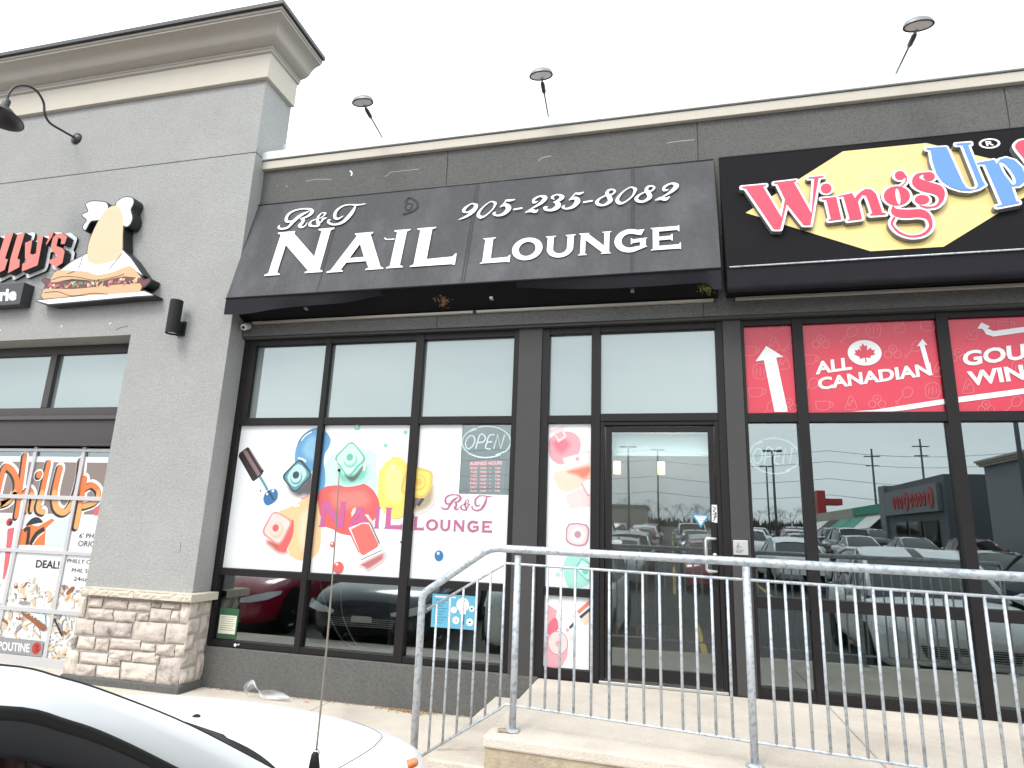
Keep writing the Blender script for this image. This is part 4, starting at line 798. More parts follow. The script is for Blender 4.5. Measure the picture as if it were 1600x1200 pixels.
for kind, x, y in ((0, 495, 175), (1, 650, 140), (4, 780, 125), (3, 920, 100), (2, 1075, 100), (0, 885, 230), (1, 1000, 220), (1, 440, 420), (2, 505, 530), (3, 655, 520), (0, 800, 500), (1, 950, 470), (4, 1100, 455), (2, 430, 280), (2, 105, 235), (3, 235, 200), (4, 165, 350), (2, 140, 460), (0, 320, 520), (3, 290, 300), (2, 250, 105), (1, 335, 190), (1, 215, 545), (3, 1130, 340), (3, 1310, 140), (2, 1490, 100), (4, 1570, 330), (3, 1290, 430), (0, 1390, 530), (1, 1540, 520), (0, 1240, 250), (4, 1720, 60), (1, 1760, 480), (2, 1850, 200), (0, 1900, 420)): icon(kind, x, y)
sh(zR, [(198, 213), (292, 272), (252, 276), (315, 570), (243, 570), (185, 290), (140, 297)], 1)
H[0] += .0001; text_mb(mb, PF, 'ALL', *[a for a in zR([(466, 368), (664, 340), (460, 300)])], H[0], 1, .035); text_mb(mb, PF, 'CANADIAN', *[a for a in zR([(482, 453), (1098, 372), (474, 386)])], H[0], 1, .035)
sh(zR, [(1045, 175), (1072, 208), (1056, 207), (1100, 372), (1072, 360), (1030, 212), (1014, 216)], 1)
ci(zR, 731, 250, 93, 1, 80)
sh(zR, [(720, 196), (732, 214), (746, 208), (744, 236), (764, 222), (770, 234), (788, 235), (780, 250), (792, 258), (762, 268), (766, 280), (740, 276), (743, 302), (735, 302), (733, 277), (704, 284), (704, 273), (672, 258), (684, 250), (676, 236), (694, 236), (700, 226), (712, 240), (702, 212), (714, 216)], 0)
sh(zR, [(660, 568), (780, 560), (1178, 498), (1178, 526), (960, 560), (880, 568)], 1); sh(zR, [(1238, 490), (1900, 402), (1900, 432), (1240, 520)], 1)
sh(zR, [(1365, 86), (1412, 108), (1396, 118), (1430, 132), (1960, 60), (1960, 88), (1430, 162), (1390, 150), (1372, 122), (1342, 118)], 1)
H[0] += .0001; text_mb(mb, PF, 'GOURMET', *[a for a in zR([(1266, 325), (2010, 236), (1260, 242)])], H[0], 1, .035); text_mb(mb, PF, 'WINGS', *[a for a in zR([(1300, 432), (1790, 372), (1284, 352)])], H[0], 1, .035)
mb.build('window_film', rm, WC)
# overhead door films
PD = wallplane(5.719); mb = MB(); H[0] = 0
dmats = [M['white'], C(150, 132, 126, 'film_taupe'), C(238, 130, 62, 'film_orange'), C(36, 34, 36, 'film_black'), C(225, 244, 250, 'film_pale_blue'), C(232, 110, 118, 'film_red_stripe'), C(240, 180, 110, 'film_light_orange'), C(160, 158, 160, 'film_grey_band'), C(228, 205, 175, 'film_bread'), C(160, 95, 60, 'film_brown'), C(244, 236, 220, 'film_cream'), C(200, 60, 50, 'film_dark_red')]
rc(-9.2, -5.76, .12, 2.24, 0, PD)
z8 = Zm(0, 680, 6.667)
sh(z8, [(-900, 262), (1180, 288), (1060, 830), (-900, 790)], 1, pl=PD)
strokes = [([(-60, 780), (20, 430), (60, 330), (130, 370), (178, 470), (165, 590), (90, 690), (-10, 720)], 62), ([(262, 215), (215, 560), (172, 845)], 52), ([(225, 640), (300, 560), (345, 620), (330, 785)], 40), ([(510, 290), (440, 600), (400, 760), (450, 800)], 58), ([(628, 345), (570, 600), (590, 760), (680, 800), (760, 700), (830, 480), (855, 270)], 66), ([(885, 455), (835, 740), (795, 950)], 60), ([(880, 560), (960, 520), (1030, 590), (1000, 690), (880, 740)], 52), ([(285, 690), (275, 790)], 36)]
kk = .00116
for dxy, ex, m in (((0, 0), 58, 0), ((-14, 10), 22, 3), ((0, 0), 0, 2)):
    for pts, wd in strokes:
        H[0] += .0001; mb.stroke(PD, [PD.px(*a[:2]) + ((wd + ex) * kk,) for a in z8([(p[0] + dxy[0], p[1] + dxy[1]) for p in pts])], h=H[0], m=m, sm=5)
for pts, wd in strokes:
    pp = [p for p in pts if p[1] > 560]
    if len(pp) > 1: H[0] += .0001; mb.stroke(PD, [PD.px(*a[:2]) + (wd * kk * .93,) for a in z8(pp)], h=H[0], m=6, sm=5)
ci(z8, 405, 415, 50, 0, pl=PD); ci(z8, 400, 422, 38, 3, pl=PD); ci(z8, 413, 410, 32, 2, pl=PD); ci(z8, 1010, 790, 38, 5, pl=PD)
sh(z8, [(460, 900), (740, 850), (690, 1165), (470, 1145)], 4, pl=PD)
sh(z8, [(165, 1140), (200, 1010), (300, 930), (400, 950), (540, 868), (575, 885), (480, 970), (470, 1145)], 2, pl=PD); sh(z8, [(270, 945), (330, 870), (400, 855), (448, 905), (400, 915), (330, 930)], 3, 3, pl=PD)
ln(z8, [(255, 1000), (305, 965), (285, 1140)], .045, 3, 2, PD); ln(z8, [(320, 1140), (380, 1030), (465, 975)], .05, 3, 3, PD); ln(z8, [(340, 1140), (400, 1060), (465, 1010)], .012, 0, 3, PD)
sh(z8, [(-200, 1010), (0, 990), (0, 1240), (-200, 1240)], 5, pl=PD); sh(z8, [(25, 985), (0, 1480), (60, 1500), (80, 980)], 0, pl=PD); sh(z8, [(85, 975), (150, 960), (90, 1350), (50, 1500), (30, 1500)], 5, pl=PD)
ci(z8, 100, 905, 32, 11, pl=PD); ci(z8, 112, 915, 18, 3, pl=PD); ci(z8, 20, 890, 22, 10, pl=PD)
H[0] += .0001
zz6 = Zm(0, 780, 4.444)
for s, z, c, b in (("6' PH", z8, [(825, 1072), (972, 1074), (835, 1020)], .0), ('ORIG', z8, [(812, 1156), (985, 1162), (822, 1098)], .0), ('DEAL!', zz6, [(248, 475), (410, 484), (256, 420)], .02), ('PHILLY CH', zz6, [(466, 440), (652, 452), (472, 412)], 0), ('PHIL SO', zz6, [(498, 505), (640, 514), (503, 478)], 0), ('24oz', zz6, [(512, 565), (606, 571), (517, 536)], 0)):
    text_mb(mb, PD, s, *[a for a in z(c)], H[0], 3, b)
rs = random.Random(8)
for (x0, x1, y0, y1, n) in ((40, 370, 560, 730, 60), (395, 560, 600, 740, 30), (10, 320, 775, 960, 60), (350, 520, 810, 1110, 70), (-200, 20, 560, 1000, 40)):
    for i in range(n):
        x, y = rs.uniform(x0, x1), rs.uniform(y0, y1); w_, h_ = rs.uniform(10, 46), rs.uniform(4, 15); a = rs.uniform(0, 3)
        sh(zz6, [(x + w_ * math.cos(t) * math.cos(a) - h_ * math.sin(t) * math.sin(a), y + w_ * math.cos(t) * math.sin(a) + h_ * math.sin(t) * math.cos(a)) for t in [k * .7 for k in range(9)]], rs.choice((8, 10, 10, 0, 0, 8, 7) if rs.random() > .12 else (9, 6, 9)), 2, pl=PD)
sh(zz6, [(200, 800), (330, 880), (300, 915), (240, 860), (150, 790)], 9, 2, pl=PD); sh(zz6, [(200, 780), (320, 800), (325, 870)], 4, pl=PD); ln(zz6, [(385, 830), (440, 950)], .02, 3, 2, PD)
sh(zz6, [(-200, 935), (312, 985), (296, 1092), (-200, 1040)], 7, pl=PD); H[0] += .0001
text_mb(mb, PD, 'POUTINE', *[a for a in zz6([(-6, 1045), (212, 1063), (0, 985)])], H[0], 0, .02); ci(zz6, 262, 1034, 32, 11, pl=PD); ln(zz6, [(250, 1015), (275, 1020), (258, 1035), (276, 1050), (250, 1056)], .01, 3, 3, PD)
mb.build('window_film', dmats, DR)

# ---- raised sign letters on the grey building
zs = Zm(0, 300, 6.154); SP = wallplane(5.285); SB = wallplane(5.285)
T = thing('channel_letter_sign', 'salmon red block letters with deep black sides on the grey stucco wall', 'sign', (-7.2, 5.39, 4.5))
lets = [[(52, 408), (128, 392), (48, 640), (76, 648), (45, 748), (-60, 800), (-40, 690), (-10, 600)], [(170, 405), (240, 390), (166, 640), (190, 650), (185, 722), (75, 782), (100, 640), (135, 520)],
        [(242, 488), (310, 460), (300, 530), (290, 592), (315, 602), (345, 590), (365, 425), (415, 425), (365, 690), (358, 705), (210, 765), (214, 692), (278, 655), (240, 640), (240, 560)],
        [(465, 390), (515, 390), (500, 430), (445, 512), (443, 492), (470, 440)],
        [(535, 410), (600, 393), (645, 430), (622, 500), (583, 500), (590, 450), (560, 440), (542, 520), (602, 540), (622, 570), (600, 682), (540, 722), (465, 678), (470, 652), (530, 640), (545, 600), (500, 570), (488, 520), (508, 440)],
        [(-70, 430), (-20, 420), (-80, 640), (-50, 655), (-90, 790), (-170, 800)]]
faces = [[uvs(SP, zs(l))] for l in lets]
sal = C(240, 128, 112, 'salmon_acrylic'); blk = mat('black_return', (.012, .012, .012), .4)
mb = MB()
for f in faces: mb.shape(SP, f, 0, .10, 0, 1)
mb.build('letter', [sal, blk], T)
mb = MB()
for g in outline([[[(u, v) for u, v in f[0]]] for f in faces], .045, .01): mb.shape(wallplane(5.372), g, 0, .026, 0, 1)
mb.build('backing', [M['white_letter'], blk], T)
T2 = thing('sign_box', 'small black box sign with three white letters below the red letters', 'sign', (-7.4, 5.39, 4.1))
mb = MB(); c = uvs(SP, zs([(-600, 935), (240, 873), (205, 1083), (-600, 1145)])); zt, zb = c[1][1], c[2][1]; xr = (c[1][0] + c[2][0]) / 2
mb.box(-9.0, xr, 5.27, 5.398, zb, zt); mb.build('box', [mat('sign_box_black', (.03, .03, .033), .4)], T2, bevel=.004)
mb = MB(); SP2 = wallplane(5.268); text_mb(mb, SP2, 'rie', *[a for a in zs([(-8, 1052), (157, 1042), (0, 935)])], 0, 0, .05); mb.build('lettering', M['white_letter'], T2)
# sandwich shaped sign
T3 = thing('sandwich_sign', 'cut-out sign of a long filled sandwich on a tray, topped by white puffs', 'sign', (-6.1, 5.39, 4.2))
sm_ = [C(238, 190, 142, 'bread_print'), C(120, 50, 52, 'filling_print'), M['white_letter'], C(250, 215, 175, 'peach_print'), C(220, 110, 110, 'pink_print'), C(90, 170, 90, 'green_print'), C(70, 40, 35, 'line_print'), C(240, 225, 190, 'cream_print')]
parts_ = {'tray': ([(350, 1045), (900, 990), (1390, 955), (1475, 992), (1300, 1003), (900, 1040), (470, 1078)], 0, 2), 'bread': ([(415, 965), (440, 930), (700, 935), (900, 915), (1150, 890), (1350, 880), (1352, 950), (1300, 965), (1000, 985), (700, 1003), (418, 1028)], 2, 0),
  'fill': ([(405, 850), (440, 835), (560, 860), (900, 850), (1200, 800), (1330, 790), (1380, 850), (1440, 835), (1435, 870), (1350, 925), (1150, 912), (900, 930), (700, 950), (440, 950), (445, 890)], 2, 1),
  'top': ([(490, 865), (510, 800), (560, 755), (700, 758), (850, 770), (930, 800), (1100, 768), (1250, 712), (1330, 785), (1350, 830), (1200, 812), (1000, 852), (900, 855), (700, 838), (560, 865)], 2, 0),
  'cloth': ([(570, 762), (690, 670), (820, 600), (1000, 560), (1180, 560), (1260, 640), (1370, 800), (1250, 720), (1100, 775), (930, 800), (850, 775), (700, 765)], 0, 2),
  'plain': ([(845, 650), (850, 520), (890, 400), (960, 260), (1050, 150), (1140, 140), (1185, 260), (1180, 420), (1175, 580), (1120, 650), (990, 690), (900, 690)], 3, 3),
  'puffl': ([(830, 115), (880, 92), (940, 92), (1020, 105), (1035, 160), (985, 250), (930, 270), (870, 282), (820, 365), (800, 330), (838, 270), (790, 222), (850, 190), (838, 150)], 3, 2),
  'puffr': ([(1155, 75), (1200, 52), (1272, 60), (1282, 110), (1255, 170), (1272, 250), (1240, 320), (1190, 320), (1130, 220), (1120, 110)], 3, 2)}
SS = wallplane(5.265); pol = {k_: (smooth(uvs(SS, zs(p)), s) if s else uvs(SS, zs(p))) for k_, (p, s, m_) in parts_.items()}
mb = MB()
for g in outline([[p] for p in pol.values()], .012, .008): mb.shape(SS, g, 0, .125, 0, 0)
mb.build('black_body', blk, T3)
mb = MB(); h = .001
for k_ in ('puffl', 'puffr', 'cloth', 'plain', 'tray', 'fill', 'bread', 'top'): mb.shape(SS, [pol[k_]], h, 0, parts_[k_][2]); h += .0005
rs = random.Random(3)
for i in range(70):
    t = rs.random(); x = 460 + 860 * t; y = 905 - 45 * t + rs.uniform(-28, 28); c_ = SS.px(*zs([(x, y)])[0]); h += .00003
    mb.shape(SS, [ellipse(c_[0], c_[1], rs.uniform(.012, .03), rs.uniform(.008, .018), 8, rs.uniform(0, 3))], h, 0, rs.choice((4, 4, 7, 5, 6, 0)))
for pts in ([(500, 850), (600, 815), (760, 822), (920, 850), (1100, 820), (1200, 790)], [(650, 790), (720, 765)], [(430, 970), (560, 960), (700, 1000), (900, 975), (1040, 985)], [(760, 740), (800, 620)], [(1050, 745), (1180, 590)], [(600, 745), (690, 670), (820, 600)]):
    h += .0001; mb.stroke(SS, [p + (.006,) for p in uvs(SS, zs(pts))], h=h, m=6, sm=4, cap=False)
mb.build('printed_face', sm_, T3)
# ------------------------------------------------------------------ fittings on the walls
def ry(px, py, xx): r = ray(px, py); return CAM + r * (xx / r.x)
# gooseneck lamp
T = thing('gooseneck_lamp', 'dark gooseneck barn lamp curving out over the grey wall above the red letters', 'wall lamp', (-7.06, 5.40, 6.14))
X0 = -7.06; pts = [(X0, 5.385, 6.142)] + [tuple(ry(a, b, X0)) for a, b in ((97, 204), (78, 192), (70, 178), (68, 160), (58, 143), (42, 134), (25, 135), (14, 146), (11, 160))]
MB().tube([Vector(p) for p in smooth(pts, 5, False)], .0135, 10).build('arm', M['metal_dark'], T, True)
MB().lathe((X0, 5.40, 6.142), (0, -1, 0), [(.0, 0), (.075, 0), (.075, .012), (.045, .03), (.02, .04), (0, .04)], 20).build('wall_plate', M['metal_dark'], T, True)
e = Vector(pts[-1]); MB().lathe(e + Vector((0, 0, .03)), (0, -.12, -1), [(.0, 0), (.03, 0), (.036, .02), (.036, .09), (.055, .11), (.09, .13), (.15, .19), (.215, .235), (.22, .245), (.205, .24), (.14, .195), (.05, .13), (0, .12)], 28).build('shade', M['metal_dark'], T, True)
# up and down cylinder light
T = thing('cylinder_wall_light', 'black cylindrical up and down light on the grey pier', 'wall lamp', (-4.85, 5.40, 3.6))
a, b = on_y(273, 470, 5.27), on_y(272, 521, 5.27); cx_, zt, zb = -4.935, on_y(273, 470, 5.27).z, on_y(272, 521, 5.27).z; cx_ = (a.x + b.x) / 2
MB().lathe((cx_, 5.27, zb), (0, 0, 1), [(.0, .02), (.058, .02), (.058, 0), (.064, 0), (.064, zt - zb), (.058, zt - zb), (.058, zt - zb - .02), (0, zt - zb - .02)], 28).build('cylinder', M['black'], T, True).modifiers.new('e', 'EDGE_SPLIT').split_angle = R(40)
MB().box(cx_ - .045, cx_ + .05, 5.375, 5.40, 3.50, 3.66).build('back_plate', M['black'], T, bevel=.004)
MB().box(cx_ - .03, cx_ + .03, 5.32, 5.376, 3.53, 3.63).build('neck', M['black'], T, bevel=.004)
MB().lathe((cx_, 5.27, zb + .021), (0, 0, -1), [(0, 0), (.052, 0), (.052, .006), (0, .006)], 20).build('lens', M['lens'], T)
# roof sign floodlights
for i, ((bx, by), (hx_, hy_), lb) in enumerate((((598, 216), (568, 163), 'leftmost of the three small floodlights on roof arms'), ((857, 183), (846, 121), 'middle of the three small floodlights on roof arms'), ((1400, 115), (1434, 44), 'rightmost of the three small floodlights on roof arms'))):
    b0 = on_y(bx, by, 5.60); h0 = ry(hx_, hy_, b0.x); T = thing('floodlight', lb, 'floodlight', tuple(b0), 'floodlights on arms above the roof edge')
    d = (h0 - b0); b1 = b0 - d.normalized() * .06
    MB().tube([b1, b0, b0 + d * .97], .0095, 10).build('arm', M['lampgrey'], T, True)
    MB().tube([b0 + d * .60, b0 + d * .66, b0 + d * .84, b0 + d * .9], [.012, .022, .022, .012], 10).build('gearbox', M['metal_dark'], T, True)
    mb = MB(); rows = []
    for (f, zz, k_) in ((1.0, 0, 0), (1.02, .012, 0), (.92, .045, 0), (.6, .07, 0), (.25, .082, 0), (.01, .085, 0)):
        rows.append([h0 + Vector((.115 * f * math.cos(t), -.02 + .065 * f * math.sin(t), zz)) for t in [2 * math.pi * j / 28 for j in range(29)]])
    mb.grid(rows, flip=False); mb.build('housing', M['lampgrey'], T, True)
    mb = MB(); n = 28; mb.add([h0 + Vector((.102 * math.cos(2 * math.pi * j / n), -.02 + .052 * math.sin(2 * math.pi * j / n), .003)) for j in range(n)], [tuple(range(n))]); mb.build('lens', M['lens'], T)
    MB().tube([h0 + Vector((.113 * math.cos(2 * math.pi * j / n), -.02 + .063 * math.sin(2 * math.pi * j / n), .004)) for j in range(n)], .006, 6, closed=True).build('rim', M['metal_dark'], T, True)
# camera under the awning
T = thing('security_camera', 'small white dome camera tucked beside the pier under the awning', 'camera', (-4.36, 5.55, 3.62))
MB().lathe((-4.36, 5.575, 3.64), (0, -1, 0), [(0, 0), (.04, 0), (.04, .02), (.03, .04), (0, .04)], 18).build('base', M['flash_white'], T, True)
MB().lathe((-4.355, 5.54, 3.635), (.1, -.75, -.5), [(0, -.02), (.03, -.02), (.036, .01), (.036, .06), (.03, .075), (0, .075)], 18).build('housing', M['flash_white'], T, True)
MB().lathe((-4.348, 5.48, 3.598), (.1, -.75, -.5), [(.0, .006), (.02, .004), (.022, 0)], 14).build('lens', M['black'], T, True)
# linear strip lights under the awnings
strip = C(196, 188, 176, 'strip_diffuser')
for x0, x1, lb in ((-4.30, -1.835, 'left thin strip light on the wall below the charcoal awning'), (-1.80, .405, 'right thin strip light on the wall below the charcoal awning'), (.585, 3.4, 'thin strip light on the wall below the black awning')):
    T = thing('strip_light', lb, 'strip light', (x0, WY, 3.67), 'strip lights under the awnings')
    MB().box(x0, x1, WY - .035, WY, 3.658, 3.682).build('housing', strip, T, bevel=.003)
    MB().box(x0 - .006, x0, WY - .037, WY, 3.655, 3.685).box(x1, x1 + .006, WY - .037, WY, 3.655, 3.685).build('end_cap', M['metal_dark'], T)
# nests
straw = mat('dry_nest_straw', (.30, .17, .06), .95, var=.3, vscale=30); green = mat('nest_moss', (.22, .24, .04), .95, var=.3, vscale=30)
for (x, zc, mm, lb) in ((-2.10, 3.765, straw, 'brown straw bird nest hanging under the middle of the charcoal awning'), (.34, 3.75, green, 'yellow green mossy nest under the right end of the charcoal awning')):
    mb = MB(); rs = random.Random(int(x * 10) + 50)
    for i in range(110):
        c = Vector((x + rs.gauss(0, .032), 5.44 + rs.gauss(0, .03), zc + rs.gauss(0, .024))); d = Vector((rs.gauss(0, 1), rs.gauss(0, 1), rs.gauss(0, .8))).normalized() * rs.uniform(.008, .02)
        mb.tube([c - d, c + Vector((rs.gauss(0, .01), 0, rs.gauss(0, .01))), c + d], .0022, 4)
    o = mb.build('bird_nest', mm); tag(o, lb, 'nest')
    b2 = MB().box(x - .02, x + .02, 5.44, WY, zc - .012, zc - .004); b2.build('ledge', M['galv'], o)
# accessible door button
T = thing('door_button', 'square steel wheelchair push plate on the pilaster right of the door', 'push button', (.54, 5.63, 1.54))
MB().box(.487, .603, 5.612, 5.636, 1.482, 1.598).build('plate', M['steel'], T, bevel=.003)
pb = wallplane(5.6115); mb = MB(); zz = Zm(820, 750, 4.444)
for pts, wd in (([(1482, 448), (1483, 463), (1497, 464), (1503, 475)], .004), ([(1480, 455), (1472, 463), (1476, 474), (1488, 476)], .004), ([(1462, 487), (1520, 488)], .003), ([(1466, 495), (1512, 497)], .003), ([(1470, 503), (1505, 505)], .003)): mb.stroke(pb, [p + (wd,) for p in uvs(pb, zz(pts))], h=.0006, sm=3)
c_ = pb.px(*zz([(1481, 443)])[0]); mb.shape(pb, [ellipse(*c_, .004, .004, 10)], .0008); mb.build('wheelchair_mark', M['black'], T)
# notices on and behind the glass
PP = wallplane(GY - .004)
T = thing('poster', 'light blue health notice taped inside the lower window behind the railing', 'poster', (-1.92, 5.69, .88))
mb = MB(); pm = [C(110, 190, 220, 'poster_blue'), M['white_letter'], C(60, 130, 170, 'poster_ink'), C(40, 44, 50, 'poster_dark'), C(200, 90, 100, 'poster_red')]
c4 = [(676, 928), (743, 931), (740, 984), (673, 980)]; p4 = uvs(PP, c4); x0, x1 = (p4[0][0] + p4[3][0]) / 2, (p4[1][0] + p4[2][0]) / 2; z0, z1 = (p4[2][1] + p4[3][1]) / 2, (p4[0][1] + p4[1][1]) / 2
mb.shape(PP, [[(x0, z0), (x1, z0), (x1, z1), (x0, z1)]], 0, .0006)
W_, H_ = x1 - x0, z1 - z0; P_ = lambda a, b: (x0 + W_ * a, z0 + H_ * b)
for k_ in range(9): mb.stroke(PP, [P_(.06, .82 - .085 * k_) + (.006,), P_(.36 - .05 * (k_ % 3), .82 - .085 * k_) + (.006,)], h=.0008, m=2, sm=0, cap=False)
mb.stroke(PP, [P_(.06, .92) + (.011,), P_(.55, .92) + (.011,)], h=.0008, m=1, sm=0, cap=False)
for a, b, r in ((.72, .72, .06), (.52, .55, .028), (.58, .25, .032), (.93, .62, .026), (.9, .22, .032)): mb.shape(PP, [ellipse(*P_(a, b), r, r, 20)], .001, 0, 1)
mb.shape(PP, [ellipse(*P_(.73, .84), .013, .016, 12)], .0014, 0, 3); mb.shape(PP, [[P_(.68, .76), P_(.78, .76), P_(.8, .45), P_(.66, .45)]], .0014, 0, 1); mb.shape(PP, [[P_(.7, .45), P_(.77, .45), P_(.77, .14), P_(.73, .14)]], .0016, 0, 3)
for a in (.56, .60): mb.stroke(PP, [P_(a, .32) + (.006,), P_(a, .2) + (.006,)], h=.0014, m=4, sm=0, cap=False)
mb.shape(PP, [ellipse(*P_(.93, .62), .012, .008, 10)], .0014, 0, 3); mb.shape(PP, [ellipse(*P_(.9, .22), .012, .008, 10)], .0014, 0, 3)
mb.build('sheet', pm, T)
T = thing('notice', 'green bordered certificate standing in the lower left window', 'notice', (-4.2, 5.75, .62)); PN = wallplane(5.6955)
mb = MB(); mb.box(-4.335, -4.12, 5.696, 5.699, .488, .765, 0); mb.shape(PN, [[(-4.325, .53), (-4.135, .53), (-4.135, .70), (-4.325, .70)]], .001, 0, 1)
for k_ in range(7): mb.stroke(PN, [(-4.31, .685 - .02 * k_, .003), (-4.15 - .01 * (k_ % 3), .685 - .02 * k_, .003)], h=.002, m=2, sm=0, cap=False)
mb.build('sheet', [C(60, 105, 75, 'certificate_green'), C(250, 248, 225, 'certificate_paper'), M['black']], T)
T = thing('sticker', 'blue and white upside-down triangle sticker on the door glass', 'sticker', (.24, 5.69, 1.75)); PT = wallplane(5.6965)
mb = MB(); t3 = uvs(PT, [(1080, 803), (1109, 804.5), (1095, 825)]); ct = Vector((sum(p[0] for p in t3) / 3, sum(p[1] for p in t3) / 3)); mb.shape(PT, [t3], 0, .001)
mb.shape(PT, [[tuple(ct + (Vector(p) - ct) * .68) for p in t3]], .0004, 0, 1)
for b in (.018, .006, -.012): mb.stroke(PT, [(ct.x - .03 - b * .5, ct.y + b, .004), (ct.x + .03 + b * .5, ct.y + b, .004)], h=.0008, m=2, sm=0, cap=False)
mb.build('film', [C(70, 160, 200, 'sticker_blue'), M['white_letter'], C(90, 120, 150, 'sticker_ink')], T)
# neon signs (pale tubes, faint glow added so they show behind the glass)
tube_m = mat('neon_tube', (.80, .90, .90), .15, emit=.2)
def neon(lb, x0, x1, z0, z1, y):
    T = thing('open_sign', lb, 'neon sign', ((x0 + x1) / 2, y, z0)); mb = MB(); W_, H_ = x1 - x0, z1 - z0
    L_ = lambda pts, s=4: mb.tube([(x0 + W_ * a, y, z0 + H_ * b) for a, b in (smooth(pts, s, False) if s else pts)], .0068, 8)
    for a0, a1 in ((125, 375), (-52, -232), ):
        pass
    L_([(.5 + .5 * math.cos(R(a)), .5 + .5 * math.sin(R(a))) for a in range(-40, 122, 9)], 1); L_([(.5 + .5 * math.cos(R(a)), .5 + .5 * math.sin(R(a))) for a in range(118, 308, 9)], 1)
    L_([(.5 + .5 * math.cos(R(a)) - .02, .5 + .44 * math.sin(R(a))) for a in range(112, 135, 5)], 1); L_([(.5 + .5 * math.cos(R(a)) + .02, .5 + .44 * math.sin(R(a))) for a in range(-68, -42, 5)], 1)
    L_([(.10, .30), (.07, .45), (.10, .60), (.17, .70), (.24, .66), (.26, .52), (.22, .36), (.15, .28), (.11, .30)])
    L_([(.29, .28), (.36, .72), (.44, .72), (.48, .62), (.44, .50), (.33, .48)], 3)
    L_([(.66, .73), (.56, .71), (.52, .50), (.62, .51)], 2); L_([(.52, .50), (.49, .30), (.60, .27)], 2)
    L_([(.66, .28), (.73, .73), (.80, .28), (.87, .73)], 0); mb.build('tubes', tube_m, T, True)
    mb = MB()
    for a, b in ((.1, .5), (.9, .5), (.5, .97), (.5, .03), (.35, .5), (.7, .6)): mb.lathe((x0 + W_ * a, y + .004, z0 + H_ * b), (0, 1, 0), [(0, 0), (.008, 0), (.008, .03), (0, .03)], 8)
    mb.build('standoffs', M['trim'], T); MB().tube([(x1 - .05, y + .01, z1), (x1 - .04, y + .01, 3.5)], .0025, 6).build('cable', M['black'], T)
neon('pale oval OPEN neon sign behind the clear notch of the white window film', -1.968, -1.478, 2.282, 2.588, 5.83)
neon('pale oval OPEN neon sign in the narrow window right of the door', .672, 1.075, 2.165, 2.472, 5.83)
T = thing('hours_sign', 'dim red business hours display hanging below the OPEN sign', 'sign', (-1.7, 5.85, 2.0)); PH = wallplane(5.83)
mb = MB(); led = mat('red_led', (1, .25, .25), .5, emit=.42); zz = Zm(660, 640, 7.5)
text_mb(mb, PH, 'BUSINESS HOURS', *zz([(555, 655), (930, 645), (562, 612)]), 0, 0, .03)
for k_, dn in enumerate(('MON', 'TUE', 'WED', 'THU', 'FRI', 'SAT', 'SUN')):
    y_ = 698 + 44.5 * k_; xx = 562 - k_ * .6
    text_mb(mb, PH, dn, *zz([(xx, y_), (xx + 80, y_), (xx, y_ - 26)]), 0, 0, .02); text_mb(mb, PH, '10:00', *zz([(xx + 115, y_), (xx + 188, y_), (xx + 115, y_ - 24)]), 0, 0, .02)
    text_mb(mb, PH, '-', *zz([(xx + 220, y_ - 9), (xx + 245, y_ - 9), (xx + 220, y_ - 14)]), 0, 0, .02); text_mb(mb, PH, '7:00', *zz([(xx + 290, y_), (xx + 350, y_), (xx + 290, y_ - 24)]), 0, 0, .02)
mb.build('lettering', led, T)
c_ = uvs(PH, zz([(535, 595), (950, 595), (950, 985), (525, 985)])); MB().box(c_[3][0], c_[2][0], 5.84, 5.855, c_[3][1], c_[1][1]).build('backboard', C(86, 92, 94, 'clear_grey_board'), T)
# cable loops behind the lower glass
for pts, lb in (([(500, 908), (512, 955), (535, 1000), (560, 1013)], 'left pale cord hanging inside the lower window'), ([(534, 908), (534, 955), (552, 1000), (570, 1014)], 'right pale cord hanging inside the lower window')):
    T = thing('cord', lb, 'cord', tuple(on_y(*pts[-1], 5.82)), 'cords inside the lower window'); MB().tube([on_y(p[0], p[1], 5.735) for p in smooth(pts, 5, False)], .006, 8).build('strand', C(190, 185, 165, 'cord_cream'), T, True)
# plastic bag and litter
bagm = bpy.data.materials.new('clear_plastic'); bagm.use_nodes = True; _P = bagm.node_tree.nodes['Principled BSDF']; _P.inputs['Base Color'].default_value = (.62, .63, .66, 1); _P.inputs['Alpha'].default_value = .5; _P.inputs['Roughness'].default_value = .22
mb = MB(); rows = []; path_ = smooth([(387, 1086, 8), (384, 1077, 10), (389, 1071, 12), (397, 1070, 14), (403, 1078, 15), (411, 1087, 18), (424, 1089, 24), (438, 1089, 18), (451, 1091, 4)], 5, False)
for i, (a, b, w_) in enumerate(path_):
    row = []
    for k_ in range(9):
        t = k_ / 8 - .5; p = on_y(a + t * w_ * .45, b + t * w_, 5.47 + .05 * t); h_ = .012 * noise.noise(Vector((i * .5, k_ * .9, 3))) + .02 * math.cos(t * 7 + i * .25)
        row.append(Vector((p.x + .008 * noise.noise(Vector((i * .7, k_, 8))), p.y + h_, max(p.z + .006 * noise.noise(Vector((i, k_, 1))), .056))))
    rows.append(row)
mb.grid(rows); o = mb.build('plastic_bag', bagm, None, True, sub=1); tag(o, 'crumpled clear plastic bag lying against the dark base wall', 'litter')
